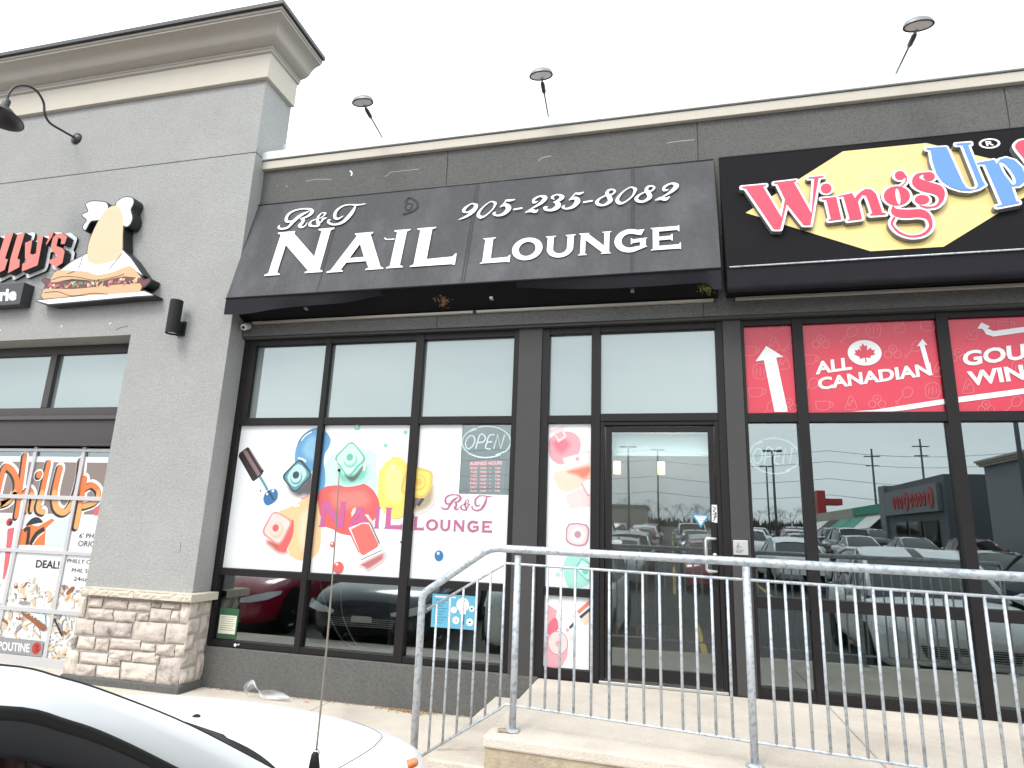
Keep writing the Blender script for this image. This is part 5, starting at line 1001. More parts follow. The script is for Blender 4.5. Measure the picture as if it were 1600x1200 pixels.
for (px_, py_, lb) in ((478, 1096, 'small orange scrap on the pavement left of the antenna'), (541, 1100, 'small orange scrap on the pavement right of the antenna')):
    r_ = ray(px_, py_); p = CAM + r_ * ((.06 - 1.6) / r_.z); mb = MB(); rs = random.Random(px_)
    mb.add([p + Vector((rs.uniform(-.03, .03), rs.uniform(-.015, .015), rs.uniform(-.006, .015))) for _ in range(6)], [(0, 1, 2), (1, 3, 2), (2, 3, 4), (3, 5, 4), (0, 4, 5)]); o = mb.build('litter', mat('orange_scrap', (.65, .28, .18), .7)); tag(o, lb, 'litter')
mb = MB(); rs = random.Random(7)
for i in range(130):
    x = rs.gauss(-2.25, .13); y = 5.60 - abs(rs.gauss(0, .035)); mb.tube([(x, y, .054), (x + rs.uniform(-.02, .02), y + rs.uniform(-.012, .012), .058 + rs.uniform(0, .012))], .003, 4)
o = mb.build('dry_leaf_litter', straw); tag(o, 'dry leaf crumbs along the foot of the dark wall', 'leaf litter', kind='stuff')
mb = MB()
for i in range(420):
    x = rs.uniform(-4.3, -1.2); y = 5.62 - abs(rs.gauss(0, .012)); s_ = rs.uniform(.003, .009); mb.box(x, x + s_, y, y + s_, .05, .05 + s_)
o = mb.build('grit', M['conc_tan']); tag(o, 'grit along the foot of the dark wall', 'grit', kind='stuff')
mb = MB(); c_ = on_y(382, 1008, 5.62)
mb.lathe((-4.08, 5.648, .445), (0, -1, 0), [(0, .004), (.014, .004), (.018, 0)], 5).lathe((-4.045, 5.648, .452), (.3, -1, .6), [(0, .012), (.006, .006), (.011, 0)], 5); o = mb.build('paint_fleck', M['white_letter'], WA)

# ------------------------------------------------------------------ railing
def railY(x): return 4.14 - .09 * (x + .98)
RPl = Plane((-.98, 4.14, 0), (1, -.09, 0), (0, 0, 1))
def rp3(px_, py_): return RPl.p3(*RPl.px(px_, py_))
T = thing('railing', 'galvanized steel handrail with thin balusters, sloping down at its left end', 'railing', (0, 4.1, .4))
bend = rp3(766, 856); low = rp3(660, 928); far_ = rp3(1600, 901); dirr = (far_ - rp3(812, 857)).normalized()
far_ = far_ + dirr * ((3.22 - far_.x) / dirr.x)
def fillet(a, b, c, r=.06, n=6):
    u = (a - b).normalized(); v = (c - b).normalized(); p, q_ = b + u * r, b + v * r
    return [(p * (1 - t) + b * t) * (1 - t) + (b * (1 - t) + q_ * t) * t for t in [i / n for i in range(n + 1)]]
foot = rp3(646, 1180); foot = low + (foot - low) * ((low.z - .05) / (low.z - foot.z))
path = [foot] + fillet(foot, low, bend, .05) + fillet(low, bend, far_, .07) + [far_]
MB().tube(path, .0245, 16).build('top_rail', M['galv'], T, True)
fo1 = rp3(798, 1138); tp1 = rp3(809.5, 868); fo2 = rp3(1178, 1188); tp2 = rp3(1165.5, 885)
for a, b in ((fo1, tp1), (fo2, tp2), (Vector((tp2.x + 1.45, railY(tp2.x + 1.45), .41)), Vector((tp2.x + 1.45, railY(tp2.x + 1.45), tp2.z - .02))), (Vector((3.22, railY(3.22), .41)), Vector((3.22, railY(3.22), far_.z - .01)))):
    a = Vector((b.x, b.y, .41)); p = MB().tube([a, b], .0215, 16); p.build('post', M['galv'], T, True)
    MB().lathe(a, (0, 0, 1), [(0, .003), (.05, .003), (.045, .008), (.024, .014), (.0, .014)], 18).build('weld_collar', M['galv'], T, True)
TR = lambda x: Vector((x, railY(x), 1.395 - .012 * (x + .98))); BR = lambda x: Vector((x, railY(x), .555 - .018 * (x + .98)))
kn = rp3(791, 880); kb = rp3(778, 1109); sl0 = rp3(668, 952); bl0 = rp3(652, 1185)
MB().tube([sl0, kn, Vector((kn.x + .05, railY(kn.x + .05), TR(kn.x).z)), TR(3.2)], .0085, 8).build('upper_bar', M['galv'], T, True)
MB().tube([bl0, kb, Vector((kb.x + .05, railY(kb.x + .05), BR(kb.x).z)), BR(3.2)], .0085, 8).build('lower_bar', M['galv'], T, True)
tops = [834, 856, 877, 899, 925, 952, 978, 1004, 1030, 1062, 1086, 1111, 1136, 1200, 1226, 1254, 1280, 1307, 1335, 1364, 1392, 1419, 1448, 1478, 1508, 1538, 1568]
xs_ = [RPl.p3(*RPl.px(a, 885 + (a - 834) * .071)).x for a in tops]; xs_ += [xs_[-1] + .0925 * k_ for k_ in range(1, 14)]
for x in xs_: MB().tube([BR(x), TR(x)], .0082, 8).build('baluster', M['galv'], T, True)
for a in (683, 704, 724.5, 746, 767, 789):
    x = rp3(a, 945 - (a - 683) * .58).x; f = (x - sl0.x) / (kn.x - sl0.x); t_ = sl0.lerp(kn, f); g_ = bl0.lerp(kb, min(1, max(0, (x - bl0.x) / (kb.x - bl0.x))))
    MB().tube([Vector((x, railY(x), g_.z)), Vector((x, railY(x), t_.z))], .0082, 8).build('baluster', M['galv'], T, True)

# ------------------------------------------------------------------ cars
def carmats(paint): return paint
def body_mb(st):
    """st: (y, half width, z low, z shoulder, z centre) from nose to tail"""
    mb = MB(); rows = []
    for (y, w_, zl, zs_, zc) in st:
        half = [(w_ * .80, zl), (w_ * .95, zl + .03), (w_, zl + .16), (w_, zl + (zs_ - zl) * .55), (w_ * .995, zl + (zs_ - zl) * .8), (w_ * .97, zs_ - .03), (w_ * .93, zs_), (w_ * .80, zs_ + (zc - zs_) * .40), (w_ * .5, zs_ + (zc - zs_) * .80), (w_ * .2, zc)]
        rows.append([(-x, y, z_) for x, z_ in half] + [(x, y, z_) for x, z_ in half[::-1]])
    mb.grid(rows, flip=True); n = len(rows[0]); mb.add(rows[0], [tuple(range(n))]); mb.add(rows[-1], [tuple(range(n))[::-1]])
    return mb
def lamp_mb(y, x0, x1, z0, z1, sl=.10):
    mb = MB()
    for s_ in (-1, 1):
        mb.add([(s_ * x0, y, z0 + .03), (s_ * x1, y - sl, z0 + .05), (s_ * (x1 + .01), y - sl - .10, z1), (s_ * x0, y - .05, z1 - .04)], [(0, 1, 2, 3) if s_ < 0 else (3, 2, 1, 0)])
    return mb
def make_car(name, label, paint, kind, loc, rot=0, group=None, detail=True):
    """generic car, nose towards +y of its own axes; returns the Empty"""
    T = thing(name, label, 'car', (0, 0, 0), group)
    if kind == 'suv': L_, W_, zh, zr = 4.55, .93, .98, 1.62; st = [(0, .62, .32, .62, .66), (-.06, .80, .25, .70, .80), (-.22, .89, .24, .86, .94), (-.6, W_, .24, .96, 1.03), (-1.2, W_, .24, 1.0, 1.07), (-2.2, W_, .24, 1.02, 1.06), (-3.3, W_, .24, 1.03, 1.05), (-4.2, .91, .25, 1.0, 1.04), (-4.5, .84, .30, .95, 1.0), (-4.58, .7, .4, .8, .85)]; rail = [(-1.05, .80, 1.03), (-1.75, .70, 1.50), (-2.2, .68, 1.62), (-3.2, .68, 1.63), (-3.95, .69, 1.56), (-4.45, .74, 1.02)]
    elif kind == 'van': L_, W_, zh, zr = 5.0, .98, 1.05, 1.9; st = [(0, .66, .34, .68, .72), (-.06, .84, .27, .78, .86), (-.22, .92, .26, .94, 1.0), (-.6, W_, .26, 1.06, 1.12), (-1.1, W_, .26, 1.12, 1.18), (-2.2, W_, .26, 1.15, 1.18), (-3.8, W_, .26, 1.15, 1.17), (-4.9, .95, .28, 1.1, 1.12), (-5.0, .85, .4, .9, .95)]; rail = [(-.85, .86, 1.13), (-1.6, .76, 1.68), (-2.1, .74, 1.82), (-3.8, .74, 1.84), (-4.7, .75, 1.78), (-4.95, .82, 1.12)]
    elif kind == 'hatch': L_, W_, zh, zr = 4.1, .88, .86, 1.48; st = [(0, .58, .28, .55, .60), (-.06, .74, .20, .62, .72), (-.22, .83, .18, .74, .83), (-.6, W_, .18, .84, .92), (-1.1, W_, .18, .90, .97), (-2.0, W_, .18, .93, .97), (-3.2, W_, .18, .96, .99), (-3.9, .85, .2, .92, .95), (-4.1, .72, .3, .8, .85)]; rail = [(-.95, .76, .93), (-1.65, .64, 1.38), (-2.05, .62, 1.48), (-2.9, .62, 1.46), (-3.6, .64, 1.34), (-4.0, .70, .95)]
    else: L_, W_, zh, zr = 4.75, .91, .84, 1.45; st = [(0, .62, .28, .52, .56), (-.06, .78, .20, .60, .70), (-.22, .86, .18, .72, .80), (-.6, W_, .18, .83, .89), (-1.25, W_, .18, .89, .95), (-2.2, W_, .18, .92, .95), (-3.4, W_, .18, .95, .97), (-4.3, .88, .2, .96, 1.0), (-4.65, .82, .25, .90, .95), (-4.75, .7, .35, .75, .8)]; rail = [(-1.1, .78, .91), (-1.95, .63, 1.38), (-2.35, .61, 1.45), (-2.95, .61, 1.44), (-3.6, .64, 1.28), (-4.15, .72, .98)]
    body_mb(st).build('body', paint, T, True, sub=1)
    # cabin: roof skin, glass band
    mb = MB(); rows = []
    for (y, x, z_) in rail[1:-1]: rows.append([(-x, y, z_), (-x * .6, y, z_ + .04), (0, y, z_ + .055), (x * .6, y, z_ + .04), (x, y, z_)])
    mb.grid(rows, flip=True)
    for s_ in (-1, 1):
        for (a, b) in zip(rail, rail[1:]):
            A_ = Vector((s_ * a[1], a[0], a[2])); B2 = Vector((s_ * b[1], b[0], b[2])); mb.tube([A_, B2], .032, 8)
        for yy in (-(L_ * .52),):
            mb.tube([(s_ * (W_ - .07), yy, rail[0][2]), (s_ * rail[2][1], yy, rail[2][2])], .03, 6)
    mb.build('roof', paint, T, True)
    b = rail; mb = MB()
    for s_ in (-1, 1):
        low_ = [(s_ * (W_ - .075), y, rail[0][2] - .03) for (y, x, z_) in rail]; up = [(s_ * (x + .004), y, z_ - .01) for (y, x, z_) in rail]; mb.grid([low_, up], flip=s_ > 0)
    mb.grid([[(-b[0][1], b[0][0], b[0][2]), (0, b[0][0] + .16, b[0][2] + .0), (b[0][1], b[0][0], b[0][2])], [(-b[1][1], b[1][0], b[1][2]), (0, b[1][0] + .07, b[1][2] + .04), (b[1][1], b[1][0], b[1][2])], [(-b[2][1], b[2][0], b[2][2]), (0, b[2][0] + .03, b[2][2] + .05), (b[2][1], b[2][0], b[2][2])]], flip=True)
    mb.grid([[(-b[-2][1], b[-2][0], b[-2][2]), (0, b[-2][0], b[-2][2] + .04), (b[-2][1], b[-2][0], b[-2][2])], [(-b[-1][1], b[-1][0], b[-1][2]), (0, b[-1][0] - .08, b[-1][2]), (b[-1][1], b[-1][0], b[-1][2])]], flip=True)
    mb.build('windows', M['dkglass'], T, True)
    for s_ in (-1, 1):
        for y in (-.85, -L_ + .85):
            wx = s_ * (W_ - .10); mb = MB().lathe((wx - s_ * .12, y, .33), (s_, 0, 0), [(.0, 0), (.31, 0), (.33, .03), (.33, .19), (.30, .215), (.22, .21)], 24); wh = mb.build('wheel', M['rubber'], T, True)
            mb = MB().lathe((wx - s_ * .12, y, .33), (s_, 0, 0), [(.225, .20), (.20, .18), (.06, .19), (.05, .21), (0, .21)], 24)
            for q5 in range(5): a = q5 * 1.2566; mb.tube([(wx + s_ * .085, y, .33), (wx + s_ * .08, y + .2 * math.cos(a), .33 + .2 * math.sin(a))], .022, 6)
            mb.build('rim', M['rim'], wh, True)
            n = 22; mb = MB(); mb.add([(s_ * (W_ + .004), y + .375 * math.cos(math.pi * j / n), .33 + .375 * math.sin(math.pi * j / n)) for j in range(n + 1)] + [(s_ * (W_ + .004), y - .375, .17), (s_ * (W_ + .004), y + .375, .17)], [tuple(range(n + 3)) if s_ > 0 else tuple(range(n + 3))[::-1]]); mb.build('wheel_arch', M['black'], T)
        mb = MB(); y = rail[0][0] - .15; mb.lathe((s_ * (W_ - .04), y, rail[0][2] + .05), (s_, .1, 0), [(0, 0), (.03, 0), (.05, .06), (.075, .1), (.075, .17), (.05, .2), (0, .2)], 12); mb.build('mirror', paint, T, True)
    if detail:
        z_ = st[1][3]; hl = mat('headlight_lens', (.75, .77, .8), .12, coat=1) if 'headlight_lens' not in bpy.data.materials else bpy.data.materials['headlight_lens']
        for s_ in (-1, 1):
            mb = MB(); x0_, x1_ = st[1][1] * .62, st[2][1] * 1.0
            rows = [[(s_ * x0_ * .9, .05, z_ - .10), (s_ * (x0_ + x1_) / 2, .01, z_ - .09), (s_ * (x1_ + .02), -.11, z_ - .05), (s_ * (x1_ + .05), -.42, z_ + .0)], [(s_ * (x0_ * .85), .045, z_ - .06), (s_ * (x0_ + x1_) / 2, -.02, z_ + .01), (s_ * (x1_ + .02), -.19, z_ + .06), (s_ * (x1_ + .045), -.47, z_ + .05)]]
            mb.grid(rows, flip=s_ < 0); mb.build('headlight', hl, T, True)
            MB().lathe((s_ * (x0_ + x1_) / 2, -.05, z_ - .07), (0, 1, .1), [(0, 0), (.028, 0), (.03, .01), (.02, .016), (0, .018)], 14).build('lamp_bulb', M['rim'], T, True)
        mb = MB(); w_ = st[1][1] * .58; mb.add([(-w_, .035, z_ - .27), (w_, .035, z_ - .27), (w_ * 1.1, .012, z_ - .14), (-w_ * 1.1, .012, z_ - .14)], [(3, 2, 1, 0)]); mb.add([(-w_ * .9, .012, .24), (w_ * .9, .012, .24), (w_ * 1.0, .035, .34), (-w_ * 1.0, .035, .34)], [(3, 2, 1, 0)]); gr = mb.build('grille', M['black'], T)
        mb = MB()
        for k_ in range(5): mb.tube([(-w_ * (1 + .018 * k_), .040 - .004 * k_, z_ - .255 + .025 * k_), (w_ * (1 + .018 * k_), .040 - .004 * k_, z_ - .255 + .025 * k_)], .005, 6)
        mb.build('chrome_bars', M['steel'], gr, True)
        MB().box(-.15, .15, .045, .055, .40, .48).build('number_plate', M['white_letter'], T)
    T.location = loc; T.rotation_euler = (0, 0, rot)
    return T
def copy_tree(o, parent=None):
    c = o.copy(); col.objects.link(c); c.parent = parent
    for ch in list(o.children): copy_tree(ch, c)
    return c
# ---- the white car in the foreground: nose towards the shop, parked left of the camera
FC = thing('parked_car', 'white car parked nose-in at the lower left with a tall thin antenna', 'car', (-1.72, 2.72, -.1))
fx = -1.72; gz = -.1
st = [(2.72, .55, .15, .58, .65), (2.68, .71, .10, .68, .79), (2.56, .80, .08, .775, .87), (2.35, .87, .08, .835, .92), (2.05, .915, .08, .875, .96), (1.75, .92, .08, .90, .99), (1.55, .92, .08, .915, 1.0), (1.2, .925, .08, .91, .96), (.2, .925, .08, .92, .95), (-.9, .925, .08, .93, .95), (-1.8, .90, .10, .92, .95), (-2.05, .84, .2, .86, .9), (-2.1, .7, .3, .7, .75)]
mb = body_mb([(y, w_, a, b, c) for y, w_, a, b, c in st]); mb.v = [v + Vector((fx, 0, 0)) for v in mb.v]; BO = mb.build('body', M['carwhite'], FC, True, sub=2)
from mathutils.bvhtree import BVHTree
bpy.context.view_layer.update(); _me = BO.evaluated_get(bpy.context.evaluated_depsgraph_get()).to_mesh(); _bv = BVHTree.FromPolygons([v.co + FC.location for v in _me.vertices], [tuple(p.vertices) for p in _me.polygons])
def mir(v, s_): return Vector((fx + (v[0] - fx) * s_, v[1], v[2]))
def smo(lst, n=5): return [Vector(p) for p in smooth([tuple(p) for p in lst], n, False)]
# outer upper edge of the pillar and roof side, its lower edge, and the window opening
def at_y(px_, py_, Y): return on_y(px_, py_, Y)
up = [at_y(455, 1219, 1.53), at_y(420, 1200, 1.45), at_y(300, 1138, 1.2), at_y(180, 1090, 1.02), at_y(100, 1065, .92), at_y(0, 1045, .82)]
lo = [at_y(420, 1275, 1.47), at_y(350, 1237, 1.34), at_y(280, 1200, 1.2), at_y(185, 1153, 1.04), at_y(110, 1125, .93), at_y(0, 1102, .80)]
up += [Vector((-1.03, .55, 1.42)), Vector((-1.05, .1, 1.445)), Vector((-1.05, -.6, 1.43)), Vector((-1.02, -1.2, 1.36)), Vector((-.93, -1.75, 1.05))]
lo += [Vector((-.985, .53, 1.375)), Vector((-.99, .1, 1.39)), Vector((-.99, -.6, 1.375)), Vector((-.96, -1.15, 1.31)), Vector((-.88, -1.7, 1.0))]
U_, L2 = smo(up), smo(lo)
for s_ in (1, -1):
    mb = MB(); bulge = [(a + b) / 2 + Vector((.010, -.004, .008)) for a, b in zip(U_, L2)]
    inner = [a + Vector((-.055, .03, -.004)) for a in U_]
    rows = [[mir(p, s_) for p in r] for r in (inner, [a + Vector((-.014, .006, .004)) for a in U_], U_, bulge, L2)]
    mb.grid(rows, flip=s_ < 0); mb.build('pillar', M['carwhite'], FC, True)
    MB().tube([mir(p + Vector((-.012, .006, .0035)), s_) for p in U_], .0022, 6).build('roof_gasket', M['trim'], FC, True)
    # black weather strip, then dark frame, then glass
    def off(r, d): return [p + Vector(d) for p in r]
    r1 = L2; r2 = off(L2, (.006, -.012, -.016)); r3 = off(L2, (.012, -.022, -.055)); r4 = off(L2, (.004, -.025, -.062))
    mb = MB(); mb.grid([[mir(p, s_) for p in r] for r in (r1, off(L2, (.010, -.006, -.004)), r2)], flip=s_ < 0); mb.build('weather_strip', M['black'], FC, True)
    mb = MB(); mb.grid([[mir(p, s_) for p in r] for r in (r2, r3, r4)], flip=s_ < 0); mb.build('window_frame', M['trim'], FC, True)
    mb = MB(); bot = [Vector((-.822, p.y - .02, .93)) for p in r4]; mb.grid([[mir(p, s_) for p in r] for r in (r4, bot)], flip=s_ < 0); mb.build('side_window', M['sideglass'], FC, True)
mb = MB(); rows = []
for p in U_:
    q_ = p + Vector((-.05, .03, -.002)); hw = abs(q_.x - fx)
    if p.y > .6 or p.y < -1.35: continue
    rows.append([(fx - hw, q_.y, q_.z), (fx - hw * .6, q_.y, q_.z + .012), (fx, q_.y, q_.z + .02), (fx + hw * .6, q_.y, q_.z + .012), (fx + hw, q_.y, q_.z)])
mb.grid(rows, flip=True); mb.build('roof', M['carwhite'], FC, True)
mb = MB(); rows = []
for p in U_:
    q_ = p + Vector((-.055, .03, -.006)); hw = abs(q_.x - fx); t = (q_.y - .5) / 1.1
    if p.y < .50: continue
    rows.append([(fx - hw, q_.y, q_.z), (fx - hw * .6, q_.y + .015, q_.z - .015), (fx, q_.y + .03, q_.z - .02), (fx + hw * .6, q_.y + .015, q_.z - .015), (fx + hw, q_.y, q_.z)])
mb.grid(rows, flip=True); mb.build('windshield', M['carglass'], FC, True)
mb = MB(); rows = []
for p in U_:
    if p.y > -1.1: continue
    hw = abs(p.x - fx) - .05; rows.append([(fx - hw, p.y, p.z), (fx, p.y - .05, p.z + .02), (fx + hw, p.y, p.z)])
mb.grid(rows, flip=True); mb.build('rear_window', M['dkglass'], FC, True)
# hood shut line, cowl, wiper, washer jet, marker lamp, antenna
def hoodz(x, y):
    h_ = _bv.ray_cast(Vector((x, y, 3)), Vector((0, 0, -1)))
    if h_[0] is not None: return h_[0].z
    for a, b in zip(st, st[1:]):
        if b[0] <= y <= a[0]:
            f = (a[0] - y) / (a[0] - b[0]); w_, zs_, zc = [a[k_] + (b[k_] - a[k_]) * f for k_ in (1, 3, 4)]; u = abs(x - fx) / w_
            pr = [(0, zc), (.2, zc), (.5, zs_ + (zc - zs_) * .8), (.8, zs_ + (zc - zs_) * .4), (.93, zs_), (.97, zs_ - .03), (1.0, zs_ - .2)]
            for c_, d_ in zip(pr, pr[1:]):
                if c_[0] <= u <= d_[0]: return c_[1] + (d_[1] - c_[1]) * (u - c_[0]) / (d_[0] - c_[0])
    return .8
cowl = [(p[0], p[1]) for p in smooth([(-.90, 1.56), (-.97, 1.64), (-1.13, 1.745), (-1.30, 1.81), (-1.5, 1.845), (-1.72, 1.855)], 5, False)]
mb = MB()
for s_ in (1, -1):
    mb.grid([[mir(Vector((x, y - dd, hoodz(x, y - dd) + .008)), s_) for x, y in cowl] for dd in (0, .04, .08, .12, .16, .2, .25)], flip=s_ > 0)
mb.build('cowl', M['black'], FC, True)
mb = MB()
for s_ in (1, -1):
    sl2 = smooth([(-.955, 1.56), (-.95, 1.75), (-.96, 2.0), (-.99, 2.2), (-1.06, 2.38), (-1.25, 2.52)], 6, False)
    mb.tube([mir(Vector((x, y, hoodz(x, y) - .0006)), s_) for x, y in sl2], .002, 6)
mb.build('hood_gap', M['trim'], FC, True)
mb = MB(); w1 = [Vector((x, y - .05, hoodz(x, y) + .025)) for x, y in smooth([(-.99, 1.62), (-1.13, 1.70), (-1.3, 1.77), (-1.45, 1.81)], 4, False)]
mb.tube(w1, .009, 8); mb.tube([p + Vector((0, -.03, .012)) for p in w1], .006, 6); mb.tube([w1[3] + Vector((0, 0, 0)), w1[6] + Vector((0, -.02, .03)), w1[-3] + Vector((0, -.02, .02))], .012, 8)
mb.build('wiper', M['trim'], FC, True)
r_ = ray(306, 1124); p = CAM + r_ * ((.955 - 1.6) / r_.z); MB().lathe((p.x, p.y, hoodz(p.x, p.y) - .003), (0, -.1, 1), [(.014, 0), (.013, .006), (.007, .010), (0, .010)], 12).build('washer_jet', M['black'], FC, True)
mb = MB(); rows = []
for f in (0, 1): rows.append([(-.945 - .0 + .10 * math.sin(a) + f * .004, 2.42 - .22 * (a / 1.4), .70 - .06 * f + .10 * a / 1.4) for a in (0, .35, .7, 1.05, 1.4)])
hl = mat('orange_marker', (.55, .16, .05), .3, coat=1)
ml = ray(651, 1190); ml = CAM + ml * (2.13 / ml.y)
MB().lathe(ml, (.8, .4, .3), [(0, .005), (.009, .003), (.013, -.004), (.015, -.03)], 16).build('marker_lamp', hl, FC, True)
ab = on_y(493, 1186, 1.64)
AN = MB().lathe((ab.x, ab.y, ab.z - .06), (.03, -.12, 1), [(0, 0), (.019, 0), (.0175, .02), (.0125, .055), (.009, .075), (.005, .08), (0, .08)], 16).build('antenna', M['black'], FC, True)
tip = on_y(530, 735, 1.50); base_ = Vector((ab.x, ab.y, ab.z + .01))
MB().lathe(base_, (.03, -.12, 1), [(.0095, 0), (.0095, .006), (.006, .012), (0, .012)], 14).build('collar', M['steel'], AN, True)
kk_ = [base_.lerp(tip, t) + Vector((.006 * math.sin(t * 3.1), 0, 0)) for t in [i / 14 for i in range(15)]]
MB().tube(kk_, [.0026] * 8 + [.0019] * 7, 8).build('whip', C(175, 165, 150, 'antenna_tan'), AN, True)
MB().lathe(tip, (0, 0, 1), [(0, -.004), (.0035, -.002), (.0035, .003), (0, .005)], 10).build('tip', M['black'], AN, True)
for s_ in (1, -1):
    for y in (1.85, -1.3):
        wx = fx + s_ * .80; wh = MB().lathe((wx - s_ * .10, y, gz + .33), (s_, 0, 0), [(.0, 0), (.31, 0), (.33, .03), (.33, .19), (.30, .215), (.22, .21)], 28).build('wheel', M['rubber'], FC, True)
        mb = MB().lathe((wx - s_ * .10, y, gz + .33), (s_, 0, 0), [(.225, .20), (.20, .18), (.06, .19), (.05, .21), (0, .21)], 28)
        for q5 in range(5): a = q5 * 1.2566; mb.tube([(wx + s_ * .095, y, gz + .33), (wx + s_ * .09, y + .2 * math.cos(a), gz + .33 + .2 * math.sin(a))], .022, 6)
        mb.build('rim', M['rim'], wh, True)
        n = 22; mb = MB(); mb.add([(fx + s_ * .929, y + .38 * math.cos(math.pi * j / n), gz + .33 + .38 * math.sin(math.pi * j / n)) for j in range(n + 1)] + [(fx + s_ * .929, y - .38, gz + .17), (fx + s_ * .929, y + .38, gz + .17)], [tuple(range(n + 3)) if s_ > 0 else tuple(range(n + 3))[::-1]]); mb.build('wheel_arch', M['black'], FC)
    MB().lathe((fx + s_ * .86, 1.42, .98), (s_, .1, .05), [(0, -.04), (.03, -.04), (.05, .04), (.08, .07), (.08, .15), (.05, .18), (0, .18)], 16).build('mirror', M['carwhite'], FC, True) if s_ < 0 else None
    mb = MB(); mb.grid([[(fx + s_ * .50, 2.712, .52), (fx + s_ * .70, 2.665, .53), (fx + s_ * .84, 2.50, .58)], [(fx + s_ * .47, 2.69, .60), (fx + s_ * .68, 2.625, .645), (fx + s_ * .835, 2.42, .70)]], flip=s_ < 0); mb.build('headlight', mat('car_headlight_lens', (.7, .72, .75), .1, coat=1), FC, True)
MB().box(fx - .42, fx + .42, 2.695, 2.71, .36, .50).build('grille', M['black'], FC, bevel=.004)
MB().box(fx - .75, fx + .75, .0, 1.2, .3, .78).box(fx - .6, fx - .12, .0, .14, .5, 1.2).box(fx + .12, fx + .6, .0, .14, .5, 1.2).box(fx - .7, fx + .7, -1.4, -1.2, .5, 1.1).build('interior', interd, FC, bevel=.03)

# ---- cars that the shop windows mirror
pr = mat('dark_red_paint', (.33, .01, .035), .25, coat=1); pb_ = mat('black_blue_paint', (.02, .025, .04), .22, coat=1); pw_ = M['carwhite']; ps = mat('silver_paint', (.34, .35, .36), .3, .4, coat=1); pg = mat('grey_paint', (.10, .105, .11), .3, .3, coat=1); pn = mat('beige_paint', (.35, .30, .24), .3, .2, coat=1)
make_car('parked_car', 'dark red hatchback mirrored in the lower left window', pr, 'hatch', (-6.75, 2.75, gz), R(-3))
make_car('parked_car', 'black sedan with chrome grille bars mirrored in the lower window', pb_, 'sedan', (-4.2, 2.85, gz), R(-4))
make_car('parked_car', 'white SUV mirrored in the restaurant window', pw_, 'suv', (3.35, 2.5, gz), R(4))
src = {}
protos = [('suv', pw_, 'white'), ('sedan', pb_, 'black'), ('suv', pg, 'grey'), ('hatch', ps, 'silver'), ('sedan', ps, 'silver'), ('suv', pb_, 'black'), ('hatch', pr, 'red'), ('sedan', pw_, 'white'), ('suv', pn, 'beige')]
rs = random.Random(21); GRP = 'cars parked in the rows across the lot'
def place(i, x, y, rot):
    kd, pt, nm = protos[i]; lb = '%s %s parked in the far rows that the shop windows mirror' % (nm, {'suv': 'SUV', 'hatch': 'hatchback', 'sedan': 'sedan'}[kd])
    if i not in src: src[i] = make_car('parked_car', lb, pt, kd, (x, y, lotz(y)), rot, GRP, detail=False)
    else: c = copy_tree(src[i]); c.location = (x, y, lotz(y)); c.rotation_euler = (0, 0, rot); c['label'] = lb
for r_i, yy in enumerate((-8.5, -15, -24, -31, -41)):
    for k_ in range(-4 if r_i < 2 else -5, 6):
        if r_i < 4 and rs.random() < .12: continue
        x = k_ * 2.75 + rs.uniform(-.15, .15) + 1.2
        if x > (11.5 if r_i < 2 else 15.2): continue
        place(rs.randrange(len(protos)), x, yy + rs.uniform(-.3, .3), math.pi if r_i % 2 else 0)

# ---- buildings, poles and trees across the lot (seen mirrored)
def simple_box(mb, x0, x1, y0, y1, z0, z1, m=0): mb.box(x0, x1, y0, y1, z0, z1, m)
cg = mat('plaza_grey', (.20, .21, .22), .8); cb = mat('plaza_slate_blue', (.10, .11, .12), .7); cbg = mat('plaza_beige', (.42, .38, .32), .8); cr_ = mat('plaza_red', (.42, .03, .03), .5); cgr = mat('plaza_green_canvas', (.05, .28, .20), .7)
T = thing('strip_mall', 'low strip mall with red and green awnings mirrored in the restaurant window', 'building', (24, -55, -.1))
mb = MB(); mb.box(17.8, 32, -49, -37, -.1, 6.4).build('slate_unit', cb, T); MB().box(17.6, 32, -50.5, -49, -.1, 6.55).build('pier', cg, T)
MB().box(18.0, 32, -78, -50.6, -.1, 5.2).build('long_wall', cbg, T); MB().box(18.9, 19.9, -84, -81, -.1, 8.4).box(19.9, 22, -84, -81.5, 6.6, 7.4).build('red_tower', cr_, T)
mb = MB()
for k_, (y0, y1, mm) in enumerate(((-56, -50.6, 0), (-61, -56.2, 1), (-66, -61.2, 1), (-71, -66.2, 2), (-77, -71.2, 3))): mb.add([(17.95, y0, 4.2), (17.95, y1, 4.2), (16.6, y1, 3.0), (16.6, y0, 3.0)], [(0, 1, 2, 3)], mm)
mb.build('fabric_awnings', [M['white_letter'], cgr, M['black'], M['white_letter']], T)
MB().box(17.5, 17.78, -48.6, -37.6, 4.0, 5.9).build('sign_band', cg, T)
PM = Plane((17.46, -37.8, 0), (0, -1, 0), (0, 0, 1))
mb = MB()
for k_, (a, wd) in enumerate(((.6, .9), (1.8, .55), (2.6, .6), (3.4, .6), (4.2, .5), (5.4, .9), (6.5, .55), (7.3, .55), (8.1, .5))): mb.shape(PM, [ellipse(a + .3, 4.95, wd * .6, .72 if wd > .7 else .5, 12), ellipse(a + .3, 4.95, wd * .25, .3 if wd > .7 else .2, 12)[::-1]], .02, .1)
mb.build('red_sign_shapes', cr_, T)
mb = MB()
for y in range(-47, -38, 3): mb.box(17.7, 17.78, y, y + 2.4, .3, 3.4)
for y in range(-77, -51, 5): mb.box(17.9, 17.98, y, y + 4.2, .3, 2.9)
mb.build('shopfront_glass', M['dkglass'], T)
MB().box(17.85, 17.98, -60.5, -51, 4.4, 5.15).build('green_sign_band', cgr, T)
